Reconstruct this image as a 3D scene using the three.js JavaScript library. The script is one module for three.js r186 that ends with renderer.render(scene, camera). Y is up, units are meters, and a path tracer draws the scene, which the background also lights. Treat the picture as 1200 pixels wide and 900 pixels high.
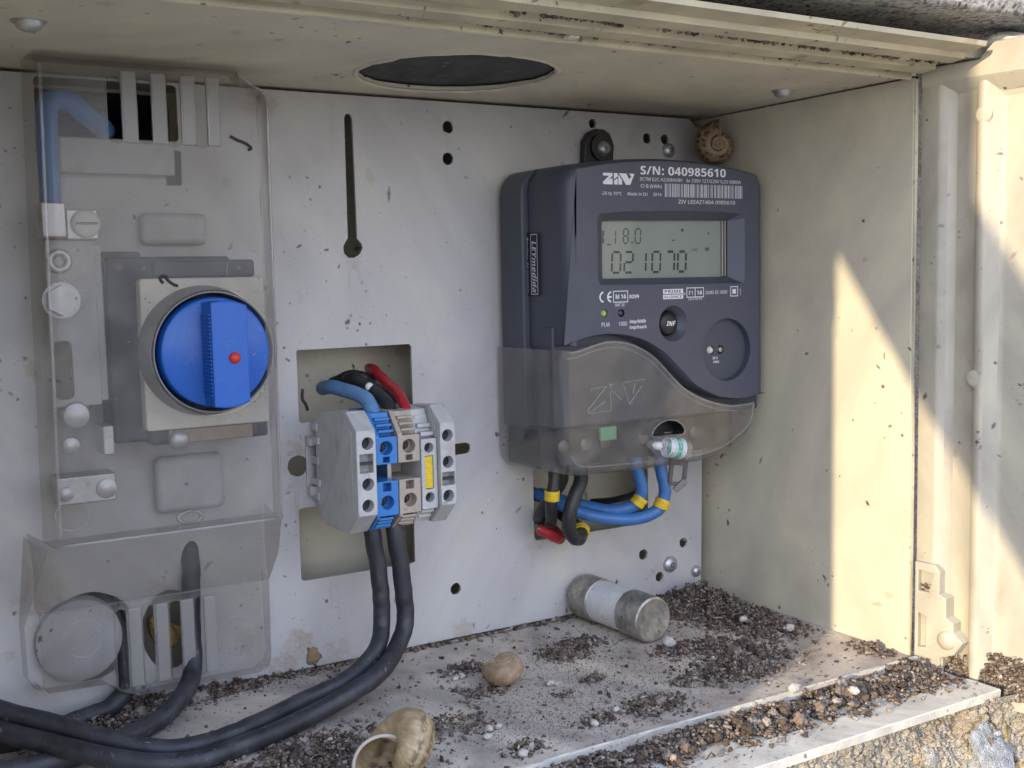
import * as THREE from 'three';
import { RoundedBoxGeometry } from 'three/addons/geometries/RoundedBoxGeometry.js';
import { mergeGeometries, toCreasedNormals, mergeVertices } from 'three/addons/utils/BufferGeometryUtils.js';
import { createNoise3D } from 'simplex-noise';

// ---------------------------------------------------------------- camera, sky, sun, exposure
const scene = new THREE.Scene();
const camera = new THREE.PerspectiveCamera(37.3, 4 / 3, 0.02, 600);
camera.position.set(-0.5665, 0.2429, 0.6643);
camera.rotation.set(-0.0923, -0.5421, -0.0211, 'YXZ');

const toSun = new THREE.Vector3(-1, 0.22, 0.4465).normalize();
// clear winter sky with a little haze: blue overhead, paler at the horizon, brighter round the low sun
{
  const w = 512, h = 256, d = new Float32Array(w * h * 4), v = new THREE.Vector3();
  for (let y = 0; y < h; y++) for (let x = 0; x < w; x++) {
    const el = ((y + 0.5) / h - 0.5) * Math.PI, az = ((x + 0.5) / w - 0.5) * Math.PI * 2;
    v.set(Math.cos(el) * Math.cos(az), Math.sin(el), Math.cos(el) * Math.sin(az));
    const up = Math.max(0, v.y), k = Math.pow(1 - up, 3), c = Math.max(0, v.dot(toSun)), glow = 0.35 * Math.pow(c, 6) + 0.9 * Math.pow(c, 60), i = (y * w + x) * 4, S = 1.2;
    d[i] = S * (0.42 + 0.54 * k + glow); d[i + 1] = S * (0.54 + 0.41 * k + glow * 0.86); d[i + 2] = S * (0.84 + 0.14 * k + glow * 0.66); d[i + 3] = 1;
    if (v.y < 0) { d[i] = 0.26; d[i + 1] = 0.25; d[i + 2] = 0.24; }
  }
  const t = new THREE.DataTexture(d, w, h, THREE.RGBAFormat, THREE.FloatType);
  t.mapping = THREE.EquirectangularReflectionMapping; t.magFilter = t.minFilter = THREE.LinearFilter; t.wrapS = THREE.RepeatWrapping; t.needsUpdate = true;
  scene.background = t; scene.environment = t;
}

const sun = new THREE.DirectionalLight(new THREE.Color().setRGB(1, 0.81, 0.54), 2.0);
sun.position.copy(toSun).multiplyScalar(6);
sun.castShadow = true;
sun.shadow.radius = 1.1;
sun.shadow.mapSize.set(2048, 2048);
Object.assign(sun.shadow.camera, { left: -2, right: 2, top: 2, bottom: -2, near: 0.1, far: 14 });
scene.add(sun, sun.target);

const renderer = new THREE.WebGLRenderer({ antialias: true });
renderer.toneMapping = THREE.LinearToneMapping;
renderer.toneMappingExposure = 2.65;
renderer.shadowMap.enabled = true;
renderer.setSize(1024, 768);

// ---------------------------------------------------------------- helpers (all shapes are written in millimetres)
const TAU = Math.PI * 2, MM = 0.001;
function rng(seed) { let a = seed >>> 0; return () => { a = (a + 0x6d2b79f5) >>> 0; let t = Math.imul(a ^ (a >>> 15), 1 | a); t = (t + Math.imul(t ^ (t >>> 7), 61 | t)) ^ t; return ((t ^ (t >>> 14)) >>> 0) / 4294967296; }; }
const R = rng(77);
const noise = createNoise3D(rng(5));
const fbm = (x, y, z, o = 4) => { let s = 0, a = 0.5; for (let i = 0; i < o; i++) { s += a * noise(x, y, z); x *= 2.03; y *= 2.03; z *= 2.03; a *= 0.5; } return s; };
const V = (x, y, z) => new THREE.Vector3(x, y, z);
const lerp = THREE.MathUtils.lerp, clamp = THREE.MathUtils.clamp;
const smooth = (a, b, x) => { const t = clamp((x - a) / (b - a), 0, 1); return t * t * (3 - 2 * t); };
const C = (r, g, b) => new THREE.Color().setRGB(r, g, b);

const used = new Map();
function numbered(name) { const n = used.get(name) || 0; used.set(name, n + 1); return n ? `${name}_${String(n).padStart(3, '0')}` : name; }
const origin = new WeakMap();
function tag(o, label, category, group) { o.userData.label = label; o.userData.category = category; if (group) o.userData.group = group; return o; }
function thing(name, label, category, at = [0, 0, 0], group) {
  const g = new THREE.Group(); g.name = numbered(name); g.position.set(at[0] * MM, at[1] * MM, at[2] * MM);
  origin.set(g, at); scene.add(g); return tag(g, label, category, group);
}
function boxUV(g) {
  const p = g.attributes.position, n = g.attributes.normal, uv = new Float32Array(p.count * 2);
  for (let i = 0; i < p.count; i += 3) {
    let nx = 0, ny = 0, nz = 0;
    for (let k = 0; k < 3; k++) { nx += n.getX(i + k); ny += n.getY(i + k); nz += n.getZ(i + k); }
    nx = Math.abs(nx); ny = Math.abs(ny); nz = Math.abs(nz);
    for (let k = 0; k < 3; k++) {
      const j = i + k, x = p.getX(j) * MM, y = p.getY(j) * MM, z = p.getZ(j) * MM;
      if (nz >= nx && nz >= ny) { uv[j * 2] = x; uv[j * 2 + 1] = y; } else if (nx >= ny) { uv[j * 2] = z + 0.37; uv[j * 2 + 1] = y + 0.11; } else { uv[j * 2] = x + 0.23; uv[j * 2 + 1] = z + 0.53; }
    }
  }
  g.setAttribute('uv', new THREE.BufferAttribute(uv, 2));
}
function prep(g0, colored) {
  const keep = g0.userData.keepUV;
  const g = g0.index ? g0.toNonIndexed() : g0.clone();
  for (const k of Object.keys(g.attributes)) if (!['position', 'normal', 'uv'].includes(k) && !(colored && k === 'color')) g.deleteAttribute(k);
  if (!g.attributes.normal) g.computeVertexNormals();
  if (!keep || !g.attributes.uv) boxUV(g);
  g.morphAttributes = {};
  return g;
}
function obj(name, geos, material, parent) {
  const list = (Array.isArray(geos) ? geos : [geos]).map((g) => prep(g, material.vertexColors));
  const g = list.length > 1 ? mergeGeometries(list) : list[0];
  let o = parent, off = [0, 0, 0];
  while (o) { if (origin.has(o)) { off = origin.get(o); break; } o = o.parent; }
  g.translate(-off[0], -off[1], -off[2]); g.scale(MM, MM, MM);
  const m = new THREE.Mesh(g, material);
  m.castShadow = m.receiveShadow = true;
  m.name = parent ? name : numbered(name);
  (parent || scene).add(m);
  return m;
}
const struct = (name, geos, m) => { const o = obj(name, geos, m); o.userData.kind = 'structure'; return o; };
const stuff = (o) => { o.userData.kind = 'stuff'; return o; };

function box(x0, x1, y0, y1, z0, z1, r = 0.5) {
  const w = x1 - x0, h = y1 - y0, d = z1 - z0; r = Math.min(r, w / 2.1, h / 2.1, d / 2.1);
  return new RoundedBoxGeometry(w, h, d, 2, r).translate((x0 + x1) / 2, (y0 + y1) / 2, (z0 + z1) / 2);
}
function cyl(axis, c, r, len, seg = 28, r2 = r) {   // from c along +axis
  const g = new THREE.CylinderGeometry(r2, r, len, seg).translate(0, len / 2, 0);
  if (axis === 'z') g.rotateX(Math.PI / 2); else if (axis === 'x') g.rotateZ(-Math.PI / 2);
  return g.translate(...c);
}
function lathe(pts, c, axis = 'z', seg = 40) {      // profile [radius, height] turned round the axis
  let g = toCreasedNormals(new THREE.LatheGeometry(pts.map((p) => new THREE.Vector2(p[0], p[1])), seg), 0.7);
  if (axis === 'z') g.rotateX(Math.PI / 2); else if (axis === 'x') g.rotateZ(-Math.PI / 2); else if (axis === '-y') g.rotateX(Math.PI);
  return g.translate(...c);
}
function tube(pts, r, seg = 80, rad = 14, ends = true) {
  const c0 = new THREE.CatmullRomCurve3(pts.map((p) => V(...p)), false, 'centripetal');
  const c = new THREE.CatmullRomCurve3(c0.getPoints(Math.max(24, pts.length * 4)).map((p, i) => p.add(V(noise(i * 0.45, r, 1), noise(i * 0.45, r, 2), noise(i * 0.45, r, 3)).multiplyScalar(r * 0.07))), false, 'centripetal');
  const out = [new THREE.TubeGeometry(c, seg, r, rad)];
  if (ends) for (const t of [0, 1]) { const q = c.getPoint(t), d = c.getTangent(t).multiplyScalar(t ? 1 : -1); out.push(new THREE.CircleGeometry(r, rad).applyQuaternion(new THREE.Quaternion().setFromUnitVectors(V(0, 0, 1), d)).translate(q.x, q.y, q.z)); }
  return out;
}
const shapeOf = (pts) => new THREE.Shape(pts.map((p) => new THREE.Vector2(p[0], p[1])));
const circ = (x, y, r, n = 32, sy = 1) => Array.from({ length: n }, (_, i) => [x + r * Math.cos(i / n * TAU), y + r * sy * Math.sin(i / n * TAU)]);
function rrect(x0, x1, y0, y1, r, n = 5) {
  const o = [];
  for (const [cx, cy, a] of [[x1 - r, y0 + r, -1], [x1 - r, y1 - r, 0], [x0 + r, y1 - r, 1], [x0 + r, y0 + r, 2]])
    for (let i = 0; i <= n; i++) { const t = (a + i / n) * Math.PI / 2; o.push([cx + r * Math.cos(t), cy + r * Math.sin(t)]); }
  return o;
}
function sheet(pts, holes, z0, z1, bevel = 0) {      // flat plate with holes, between z0 and z1
  const s = shapeOf(pts); for (const h of holes) s.holes.push(new THREE.Path(h.map((p) => new THREE.Vector2(p[0], p[1]))));
  return new THREE.ExtrudeGeometry(s, { depth: z1 - z0 - 2 * bevel, bevelEnabled: bevel > 0, bevelSize: bevel, bevelThickness: bevel, bevelOffset: -bevel, bevelSegments: 2, curveSegments: 1 }).translate(0, 0, z0 + bevel);
}
function face(pts, holes, z) {
  const s = shapeOf(pts); for (const h of holes) s.holes.push(new THREE.Path(h.map((p) => new THREE.Vector2(p[0], p[1]))));
  return new THREE.ShapeGeometry(s).translate(0, 0, z);
}
function prism(zy, x0, x1, bevel = 0.5) {            // profile in (z, y) pushed along x
  const s = shapeOf(zy.map(([z, y]) => [-z, y]));
  const g = new THREE.ExtrudeGeometry(s, { depth: x1 - x0 - 2 * bevel, bevelEnabled: bevel > 0, bevelSize: bevel, bevelThickness: bevel, bevelOffset: -bevel, bevelSegments: 1 });
  return g.translate(0, 0, bevel).rotateY(Math.PI / 2).translate(x0, 0, 0);
}
function loft(rings, closed = true, crease = 0.6) {  // rings: lists of [x, y, z] of one length
  const n = rings[0].length, pos = [], idx = [];
  for (const r of rings) for (const p of r) pos.push(...p);
  for (let k = 0; k + 1 < rings.length; k++) for (let i = 0; i < (closed ? n : n - 1); i++) {
    const a = k * n + i, b = k * n + (i + 1) % n, c = a + n, d = b + n;
    idx.push(a, b, d, a, d, c);
  }
  const g = new THREE.BufferGeometry(); g.setAttribute('position', new THREE.Float32BufferAttribute(pos, 3)); g.setIndex(idx);
  return toCreasedNormals(g, crease);
}
function inset(poly, d, sx = 1, sy = 1) {            // moves a counter-clockwise outline inward
  const n = poly.length;
  return poly.map((p, i) => {
    const a = poly[(i + n - 1) % n], b = poly[(i + 1) % n];
    let tx = b[0] - a[0], ty = b[1] - a[1]; const l = Math.hypot(tx, ty) || 1;
    return [p[0] - ty / l * d * sx, p[1] + tx / l * d * sy];
  });
}
const at = (poly, z) => poly.map((p) => [p[0], p[1], z]);
const spline = (pts, n) => new THREE.SplineCurve(pts.map((p) => new THREE.Vector2(p[0], p[1]))).getPoints(n).map((p) => [p.x, p.y]);
function planarUV(g, x0, x1, y0, y1) {
  const p = g.attributes.position, uv = new Float32Array(p.count * 2);
  for (let i = 0; i < p.count; i++) { uv[i * 2] = (p.getX(i) - x0) / (x1 - x0); uv[i * 2 + 1] = (p.getY(i) - y0) / (y1 - y0); }
  g.setAttribute('uv', new THREE.BufferAttribute(uv, 2)); g.userData.keepUV = true; return g;
}
function lump(r, seed, amp = 0.3, freq = 1.3, detail = 2, sc = [1, 1, 1]) {   // irregular stone or clod
  const g = mergeVertices(new THREE.IcosahedronGeometry(1, detail).deleteAttribute('normal').deleteAttribute('uv'));
  const p = g.attributes.position;
  for (let i = 0; i < p.count; i++) { const v = V(p.getX(i), p.getY(i), p.getZ(i)); const k = 1 + amp * fbm(v.x * freq + seed * 7.1, v.y * freq, v.z * freq - seed * 3.7, 3) * 1.6; p.setXYZ(i, v.x * k * r * sc[0], v.y * k * r * sc[1], v.z * k * r * sc[2]); }
  g.computeVertexNormals(); return g;
}

// ---------------------------------------------------------------- materials
const texCache = [];
function tex(w, h, fn, repeatM, srgb = true) {
  const d = new Uint8Array(w * h * 4);
  const enc = (v) => Math.round(255 * clamp(srgb ? (v <= 0.0031308 ? v * 12.92 : 1.055 * Math.pow(v, 1 / 2.4) - 0.055) : v, 0, 1));
  const out = [0, 0, 0];
  for (let y = 0; y < h; y++) for (let x = 0; x < w; x++) { fn(x / w, y / h, out); const i = (y * w + x) * 4; d[i] = enc(out[0]); d[i + 1] = enc(out[1]); d[i + 2] = enc(out[2]); d[i + 3] = 255; }
  const t = new THREE.DataTexture(d, w, h); t.wrapS = t.wrapT = THREE.RepeatWrapping; t.magFilter = THREE.LinearFilter; t.minFilter = THREE.LinearFilter;
  if (srgb) t.colorSpace = THREE.SRGBColorSpace;
  if (repeatM) t.repeat.set(1 / repeatM, 1 / repeatM);
  t.needsUpdate = true; return t;
}
// painted sheet metal or plastic with dirt specks, faint patches, rubbed marks and rusty blots
function grime(base, { seed = 1, size = 0.5, n = 1024, specks = 500, blots = 14, patch = 0.1, dark = [0.06, 0.05, 0.04], blot = [0.25, 0.17, 0.09], scratch = 60, speckMax = 1.6, spots = [], drips = [] } = {}) {
  const r = rng(seed), m = new Float32Array(n * n), b = new Float32Array(n * n), px = n / (size * 1000);
  const stamp = (buf, x, y, rad, k, el = 1, ang = 0) => {
    const R2 = Math.ceil(rad * Math.max(el, 1) + 2), ca = Math.cos(ang), sa = Math.sin(ang), ph = r() * 50;
    for (let j = -R2; j <= R2; j++) for (let i = -R2; i <= R2; i++) {
      const u = (i * ca + j * sa) / el, v = -i * sa + j * ca, a = Math.atan2(v, u);
      const q = Math.hypot(u, v) / (rad * (1 + 0.45 * noise(Math.cos(a) * 1.2 + ph, Math.sin(a) * 1.2, ph)));
      if (q < 1.2) { const id = (((y + j) | 0) % n + n) % n * n + (((x + i) | 0) % n + n) % n; buf[id] = Math.max(buf[id], k * (1 - smooth(0.65, 1.2, q))); }
    }
  };
  const heaps = Array.from({ length: 26 }, () => [r() * n, r() * n, (0.008 + 0.05 * r()) * n]);
  for (let i = 0; i < specks; i++) { const s = Math.pow(r(), 4), hp = heaps[(r() * 26) | 0], near = r() < 0.6, gx = near ? hp[0] + (r() + r() - 1) * 2 * hp[2] : r() * n, gy = near ? hp[1] + (r() + r() - 1) * 2 * hp[2] : r() * n; stamp(m, (gx + n) % n, (gy + n) % n, (0.25 + speckMax * s) * px * 0.7, 0.35 + 0.6 * r(), 1 + (r() < 0.4 ? 2.5 * r() : 0), r() * 3.14); }
  for (let i = 0; i < scratch; i++) stamp(m, r() * n, r() * n, 0.35 * px, 0.10 + 0.15 * r(), 3 + 8 * r(), r() * 3.14);
  for (let i = 0; i < blots; i++) { const x = r() * n, y = r() * n, rad = (1.5 + 6 * r() * r()) * px, k = 0.12 + 0.3 * r(); stamp(b, x, y, rad, k, 1 + r(), r() * 3.14); if (r() < 0.5) stamp(b, x + rad * 0.3, y - rad * 0.3, rad * 0.5, k * 1.7); }
  const at2 = (x, y) => [((x / (size * 1000)) % 1 + 1) % 1 * n, ((y / (size * 1000)) % 1 + 1) % 1 * n];
  for (const [x, y, rad, k] of spots) for (let q = 0; q < 7; q++) { const [X, Y] = at2(x + (r() - 0.5) * rad * 1.6, y + (r() - 0.5) * rad * 1.6); stamp(b, X, Y, rad * px * (0.15 + 0.4 * r()), k * (0.4 + 0.6 * r()), 1 + r(), r() * 3); }
  for (const [x, y, len, k] of drips) for (let q = 0; q < 4; q++) { const l = len * (0.3 + 0.7 * r()), [X, Y] = at2(x + (r() - 0.5) * 7, y - l * 0.5); stamp(b, X, Y, px * (0.4 + 0.5 * r()), k * (0.5 + 0.5 * r()), l / 1.4, 1.5708); }
  return tex(n, n, (u, v, o) => {
    const i = ((v * n) | 0) * n + ((u * n) | 0), a = u * TAU, c = v * TAU;
    const X = Math.cos(a), Y = Math.sin(a), Z = Math.cos(c), W = Math.sin(c);
    const p = fbm(X * 1.3 + Z * 0.9 + seed, Y * 1.3 + W * 0.8, Z * 1.1 - Y, 4), f = noise(u * 160, v * 160, seed) * 0.5 + noise(u * 310, v * 310, seed + 4) * 0.5;
    const k = 1 + patch * p * 1.8 + 0.035 * f;
    for (let q = 0; q < 3; q++) { let val = base[q] * k * (1 - (q === 2 ? 0.06 : 0) * Math.max(0, p) * 2); val = lerp(val, blot[q] * (1 + 0.5 * f), b[i]); o[q] = lerp(val, dark[q], m[i]); }
  }, size);
}
const M = {};
const std = (o) => new THREE.MeshStandardMaterial(o);
const noiseBump = tex(512, 512, (u, v, o) => { const k = 0.5 + 0.5 * noise(u * 60, v * 60, 3) * 0.6 + 0.2 * noise(u * 140, v * 140, 8); o[0] = o[1] = o[2] = k; }, 0.08, false);
const fineBump = noiseBump.clone(); fineBump.repeat.set(60, 60);

M.paint = std({ map: grime([0.62, 0.573, 0.455], { seed: 11, specks: 620, blots: 30, patch: 0.10, scratch: 20 }), roughness: 0.55, bumpMap: noiseBump, bumpScale: 0.0001 });
M.rail = std({ map: grime([0.50, 0.455, 0.33], { seed: 13, specks: 1300, blots: 40, patch: 0.16, n: 1024, size: 0.4, dark: [0.07, 0.055, 0.04] }), roughness: 0.6 });
M.plate = std({ map: grime([0.50, 0.49, 0.48], { seed: 14, specks: 900, blots: 22, patch: 0.10, blot: [0.33, 0.25, 0.16], scratch: 40, spots: [[-336, 352, 9, 0.6], [-342, 345, 6, 0.4], [-329, 16, 10, 0.55], [-340, 8, 8, 0.5], [-300, 10, 9, 0.35], [-323, 139, 7, 0.55], [-322, 121, 6, 0.3], [-214, 343, 6, 0.2], [-280, 258, 6, 0.3], [-150, 54, 6, 0.3], [-60, 344, 8, 0.25], [-40, 20, 9, 0.25], [-120, 10, 10, 0.3], [-210, 6, 9, 0.35], [-470, 70, 14, 0.4], [-360, 30, 9, 0.3]], drips: [[-322, 124, 46, 0.3], [-280, 258, 30, 0.22], [-211, 317, 26, 0.16], [-211.5, 337, 12, 0.2], [-245, 160, 20, 0.2], [-320, 160, 40, 0.2], [-300, 58, 30, 0.25], [-150, 58, 24, 0.22], [-55, 31, 18, 0.2], [-100, 58, 30, 0.15], [-290, 350, 40, 0.12], [-160, 356, 30, 0.14], [-340, 356, 60, 0.2]] }), roughness: 0.5, bumpMap: noiseBump, bumpScale: 0.00008 });
M.floor = std({ map: grime([0.475, 0.42, 0.36], { seed: 16, specks: 3200, blots: 150, patch: 0.34, speckMax: 1.3, blot: [0.20, 0.15, 0.105], n: 1024, size: 0.42, scratch: 200 }), roughness: 0.8, bumpMap: noiseBump, bumpScale: 0.0003 });
M.doorpaint = std({ map: grime([0.46, 0.425, 0.345], { seed: 17, specks: 900, blots: 26, size: 0.4, patch: 0.16 }), roughness: 0.5, bumpMap: noiseBump, bumpScale: 0.00012 });
M.lip = std({ map: grime([0.60, 0.57, 0.50], { seed: 18, specks: 900, blots: 60, patch: 0.25, blot: [0.24, 0.2, 0.15], size: 0.25 }), roughness: 0.6, bumpMap: noiseBump, bumpScale: 0.0003 });
M.dark = std({ color: C(0.012, 0.011, 0.010), roughness: 0.8 });
M.felt = std({ map: grime([0.055, 0.055, 0.056], { seed: 19, specks: 200, blots: 14, dark: [0.3, 0.28, 0.25], blot: [0.12, 0.11, 0.1], patch: 0.3, size: 0.2, n: 512 }), roughness: 0.9 });
M.steel = std({ color: C(0.42, 0.41, 0.39), metalness: 0.9, roughness: 0.38 });
M.darksteel = std({ color: C(0.2, 0.19, 0.18), metalness: 0.8, roughness: 0.45 });
M.zinc = std({ map: grime([0.56, 0.56, 0.57], { seed: 21, size: 0.08, n: 256, specks: 60, blots: 6 }), metalness: 0.75, roughness: 0.42 });
M.copper = std({ color: C(0.42, 0.16, 0.08), metalness: 0.7, roughness: 0.5 });
M.meter = std({ map: grime([0.060, 0.068, 0.092], { seed: 22, specks: 60, blots: 3, patch: 0.05, dark: [0.2, 0.19, 0.18], blot: [0.09, 0.085, 0.08], scratch: 20, speckMax: 0.7, n: 512 }), roughness: 0.42, bumpMap: fineBump, bumpScale: 0.00004 });
M.blackplastic = std({ color: C(0.018, 0.018, 0.02), roughness: 0.45 });
M.greyplastic = std({ map: grime([0.47, 0.47, 0.465], { seed: 23, size: 0.12, n: 512, specks: 260, blots: 10, speckMax: 0.5, blot: [0.25, 0.22, 0.17], patch: 0.1 }), roughness: 0.45 });
M.beigeplastic = std({ map: grime([0.40, 0.345, 0.285], { seed: 24, size: 0.12, n: 512, specks: 160, blots: 8, speckMax: 0.5 }), roughness: 0.45 });
M.blueplastic = std({ map: grime([0.035, 0.19, 0.50], { seed: 25, size: 0.12, n: 512, specks: 110, blots: 4, speckMax: 0.45, blot: [0.1, 0.17, 0.3], patch: 0.08 }), roughness: 0.4 });
M.knob = std({ map: grime([0.012, 0.11, 0.47], { seed: 26, size: 0.12, n: 512, specks: 60, blots: 4, speckMax: 0.4, dark: [0.2, 0.25, 0.4], blot: [0.03, 0.12, 0.5], patch: 0.05 }), roughness: 0.32 });
M.red = std({ color: C(0.55, 0.035, 0.02), roughness: 0.4 });
M.cream = std({ map: grime([0.72, 0.70, 0.63], { seed: 27, size: 0.15, n: 512, specks: 120, blots: 10, speckMax: 0.6 }), roughness: 0.5 });
M.switchgrey = std({ map: grime([0.026, 0.029, 0.038], { seed: 28, size: 0.15, n: 512, specks: 120, blots: 8, dark: [0.2, 0.2, 0.2], blot: [0.2, 0.18, 0.15] }), roughness: 0.5 });
M.palegrey = std({ map: grime([0.44, 0.44, 0.44], { seed: 29, size: 0.2, n: 512, specks: 150, blots: 10 }), roughness: 0.5 });
M.bluewire = std({ map: grime([0.05, 0.17, 0.44], { seed: 30, size: 0.1, n: 256, specks: 60, blots: 6, speckMax: 0.5, blot: [0.12, 0.18, 0.3] }), roughness: 0.38 });
M.palebluewire = std({ map: grime([0.12, 0.25, 0.47], { seed: 36, size: 0.1, n: 256, specks: 60, blots: 6, speckMax: 0.5, blot: [0.2, 0.25, 0.33] }), roughness: 0.42 });
M.blackwire = std({ map: grime([0.024, 0.024, 0.026], { seed: 31, size: 0.1, n: 256, specks: 80, blots: 8, speckMax: 0.5, dark: [0.12, 0.115, 0.1], blot: [0.06, 0.055, 0.05] }), roughness: 0.42 });
M.cable = std({ map: grime([0.030, 0.031, 0.037], { seed: 32, size: 0.2, n: 512, specks: 700, blots: 110, patch: 0.5, speckMax: 0.8, dark: [0.17, 0.165, 0.16], blot: [0.075, 0.073, 0.075] }), roughness: 0.5, bumpMap: noiseBump, bumpScale: 0.0001 });
M.redwire = std({ map: grime([0.40, 0.018, 0.030], { seed: 33, size: 0.1, n: 256, specks: 60, blots: 6, speckMax: 0.4 }), roughness: 0.4 });
M.yellow = std({ map: grime([0.72, 0.50, 0.025], { seed: 34, size: 0.05, n: 256, specks: 40, blots: 4, speckMax: 0.4 }), roughness: 0.45 });
M.ceramic = std({ map: grime([0.66, 0.66, 0.65], { seed: 35, size: 0.12, n: 512, specks: 120, blots: 12, speckMax: 0.7, blot: [0.4, 0.36, 0.3] }), roughness: 0.4 });
M.fusecap = std({ map: grime([0.40, 0.385, 0.35], { seed: 37, size: 0.06, n: 512, specks: 260, blots: 26, speckMax: 0.5, patch: 0.25, blot: [0.2, 0.18, 0.14], scratch: 160 }), metalness: 0.75, roughness: 0.5 });
M.white = std({ color: C(0.72, 0.71, 0.68), roughness: 0.6 });
M.chalk = std({ map: grime([0.56, 0.545, 0.51], { seed: 61, size: 0.02, n: 256, specks: 60, blots: 30, blot: [0.34, 0.3, 0.25], patch: 0.2, speckMax: 0.3 }), roughness: 0.8 });
M.coloured = std({ vertexColors: true, roughness: 0.5 });
M.lipTan = std({ color: C(0.30, 0.21, 0.12), roughness: 0.5 });
M.crumb = std({ color: C(1, 1, 1), roughness: 0.9 });
M.granite = std({ map: tex(1024, 1024, (u, v, o) => { const a = fbm(u * 40, v * 40, 2, 3), b = noise(u * 130, v * 130, 5), c = fbm(u * 6, v * 6, 9, 3); let k = 0.42 + 0.2 * a + 0.16 * b + 0.1 * c; if (noise(u * 75, v * 75, 17) > 0.5) k *= 0.35; o[0] = k; o[1] = k * 0.98; o[2] = k * 0.95; }, 0.4), roughness: 0.85, bumpMap: noiseBump, bumpScale: 0.0008 });
M.mortar = std({ map: tex(1024, 1024, (u, v, o) => { const a = fbm(u * 9, v * 9, 1, 4), b = noise(u * 90, v * 90, 7), c = noise(u * 200, v * 200, 2); const k = 0.34 + 0.16 * a + 0.10 * b + 0.06 * c; const w = smooth(0.1, 0.5, fbm(u * 5, v * 5, 33, 3)); o[0] = k * lerp(1.05, 1.12, w); o[1] = k * lerp(0.94, 0.9, w); o[2] = k * lerp(0.76, 0.58, w); }, 0.3), roughness: 0.95, bumpMap: noiseBump, bumpScale: 0.0015 });
M.stone = std({ map: tex(512, 512, (u, v, o) => { const k = 0.42 + 0.2 * fbm(u * 14, v * 14, 3, 4) + 0.08 * noise(u * 110, v * 110, 6); o[0] = k; o[1] = k * 0.95; o[2] = k * 0.87; }, 0.1), roughness: 0.9, bumpMap: noiseBump, bumpScale: 0.0012 });
M.bluestone = std({ map: tex(512, 512, (u, v, o) => { const k = 0.36 + 0.2 * fbm(u * 16, v * 16, 13, 4) + 0.08 * noise(u * 110, v * 110, 6); o[0] = k * 0.92; o[1] = k * 0.98; o[2] = k * 1.05; }, 0.1), roughness: 0.9, bumpMap: noiseBump, bumpScale: 0.0012 });
M.ochrestone = std({ map: tex(512, 512, (u, v, o) => { const k = 0.36 + 0.18 * fbm(u * 16, v * 16, 23, 4); o[0] = k * 1.15; o[1] = k * 0.88; o[2] = k * 0.45; }, 0.1), roughness: 0.9, bumpMap: noiseBump, bumpScale: 0.0012 });
M.ground = std({ map: tex(512, 512, (u, v, o) => { const k = 0.2 + 0.1 * fbm(u * 8, v * 8, 3, 4); o[0] = k * 1.1; o[1] = k; o[2] = k * 0.8; }, 3), roughness: 0.95 });
M.wood = std({ map: tex(512, 512, (u, v, o) => { const k = 0.26 + 0.12 * fbm(u * 3, v * 40, 3, 4); o[0] = k * 1.15; o[1] = k * 0.9; o[2] = k * 0.65; }, 0.4), roughness: 0.8 });
// dusty clear plastics: the dirt film is a patchy grain on the sheet
const film = (seed, lo, hi, size) => tex(512, 512, (u, v, o) => { const X = Math.cos(u * TAU), Y = Math.sin(u * TAU), Z = Math.cos(v * TAU), W = Math.sin(v * TAU); let k = lerp(hi, lo, smooth(-0.6, 0.7, fbm(X * 1.5 + seed, Y * 1.5 + Z * 1.2, W * 1.5 - Z, 5))); k -= 0.025 * Math.max(0, noise(u * 60, v * 60, seed)); o[0] = o[1] = o[2] = clamp(k, 0, 1); }, size, false);
M.clear = new THREE.MeshPhysicalMaterial({ color: C(0.77, 0.75, 0.72), transmission: 1, transmissionMap: film(3, 0.88, 0.94, 0.2), thickness: 0, roughness: 0.10, ior: 1.5, specularIntensity: 1, side: THREE.DoubleSide });
M.hazy = new THREE.MeshPhysicalMaterial({ color: C(0.73, 0.715, 0.69), transmission: 1, transmissionMap: film(6, 0.87, 0.945, 0.35), thickness: 0, roughness: 0.16, ior: 1.5, specularIntensity: 0.45, side: THREE.DoubleSide });
M.lens = new THREE.MeshPhysicalMaterial({ color: C(0.93, 0.95, 0.92), transmission: 1, thickness: 0, roughness: 0.04, ior: 1.45, side: THREE.DoubleSide });
M.sealclear = new THREE.MeshPhysicalMaterial({ color: C(0.92, 0.93, 0.94), transmission: 0.93, thickness: 0, roughness: 0.12, ior: 1.5, side: THREE.DoubleSide });
M.frost = new THREE.MeshPhysicalMaterial({ color: C(0.66, 0.645, 0.62), transmission: 0.72, thickness: 0, roughness: 0.35, ior: 1.5, side: THREE.DoubleSide });
M.smoke = new THREE.MeshPhysicalMaterial({ color: C(0.42, 0.38, 0.35), transmission: 0.85, thickness: 0, roughness: 0.15, ior: 1.5, side: THREE.DoubleSide });

function canvasTex(w, h, draw) {
  const c = document.createElement('canvas'); c.width = w; c.height = h; draw(c.getContext('2d'), w, h);
  const t = new THREE.CanvasTexture(c); t.colorSpace = THREE.SRGBColorSpace; t.magFilter = THREE.LinearFilter; t.anisotropy = 8; return t;
}

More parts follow.
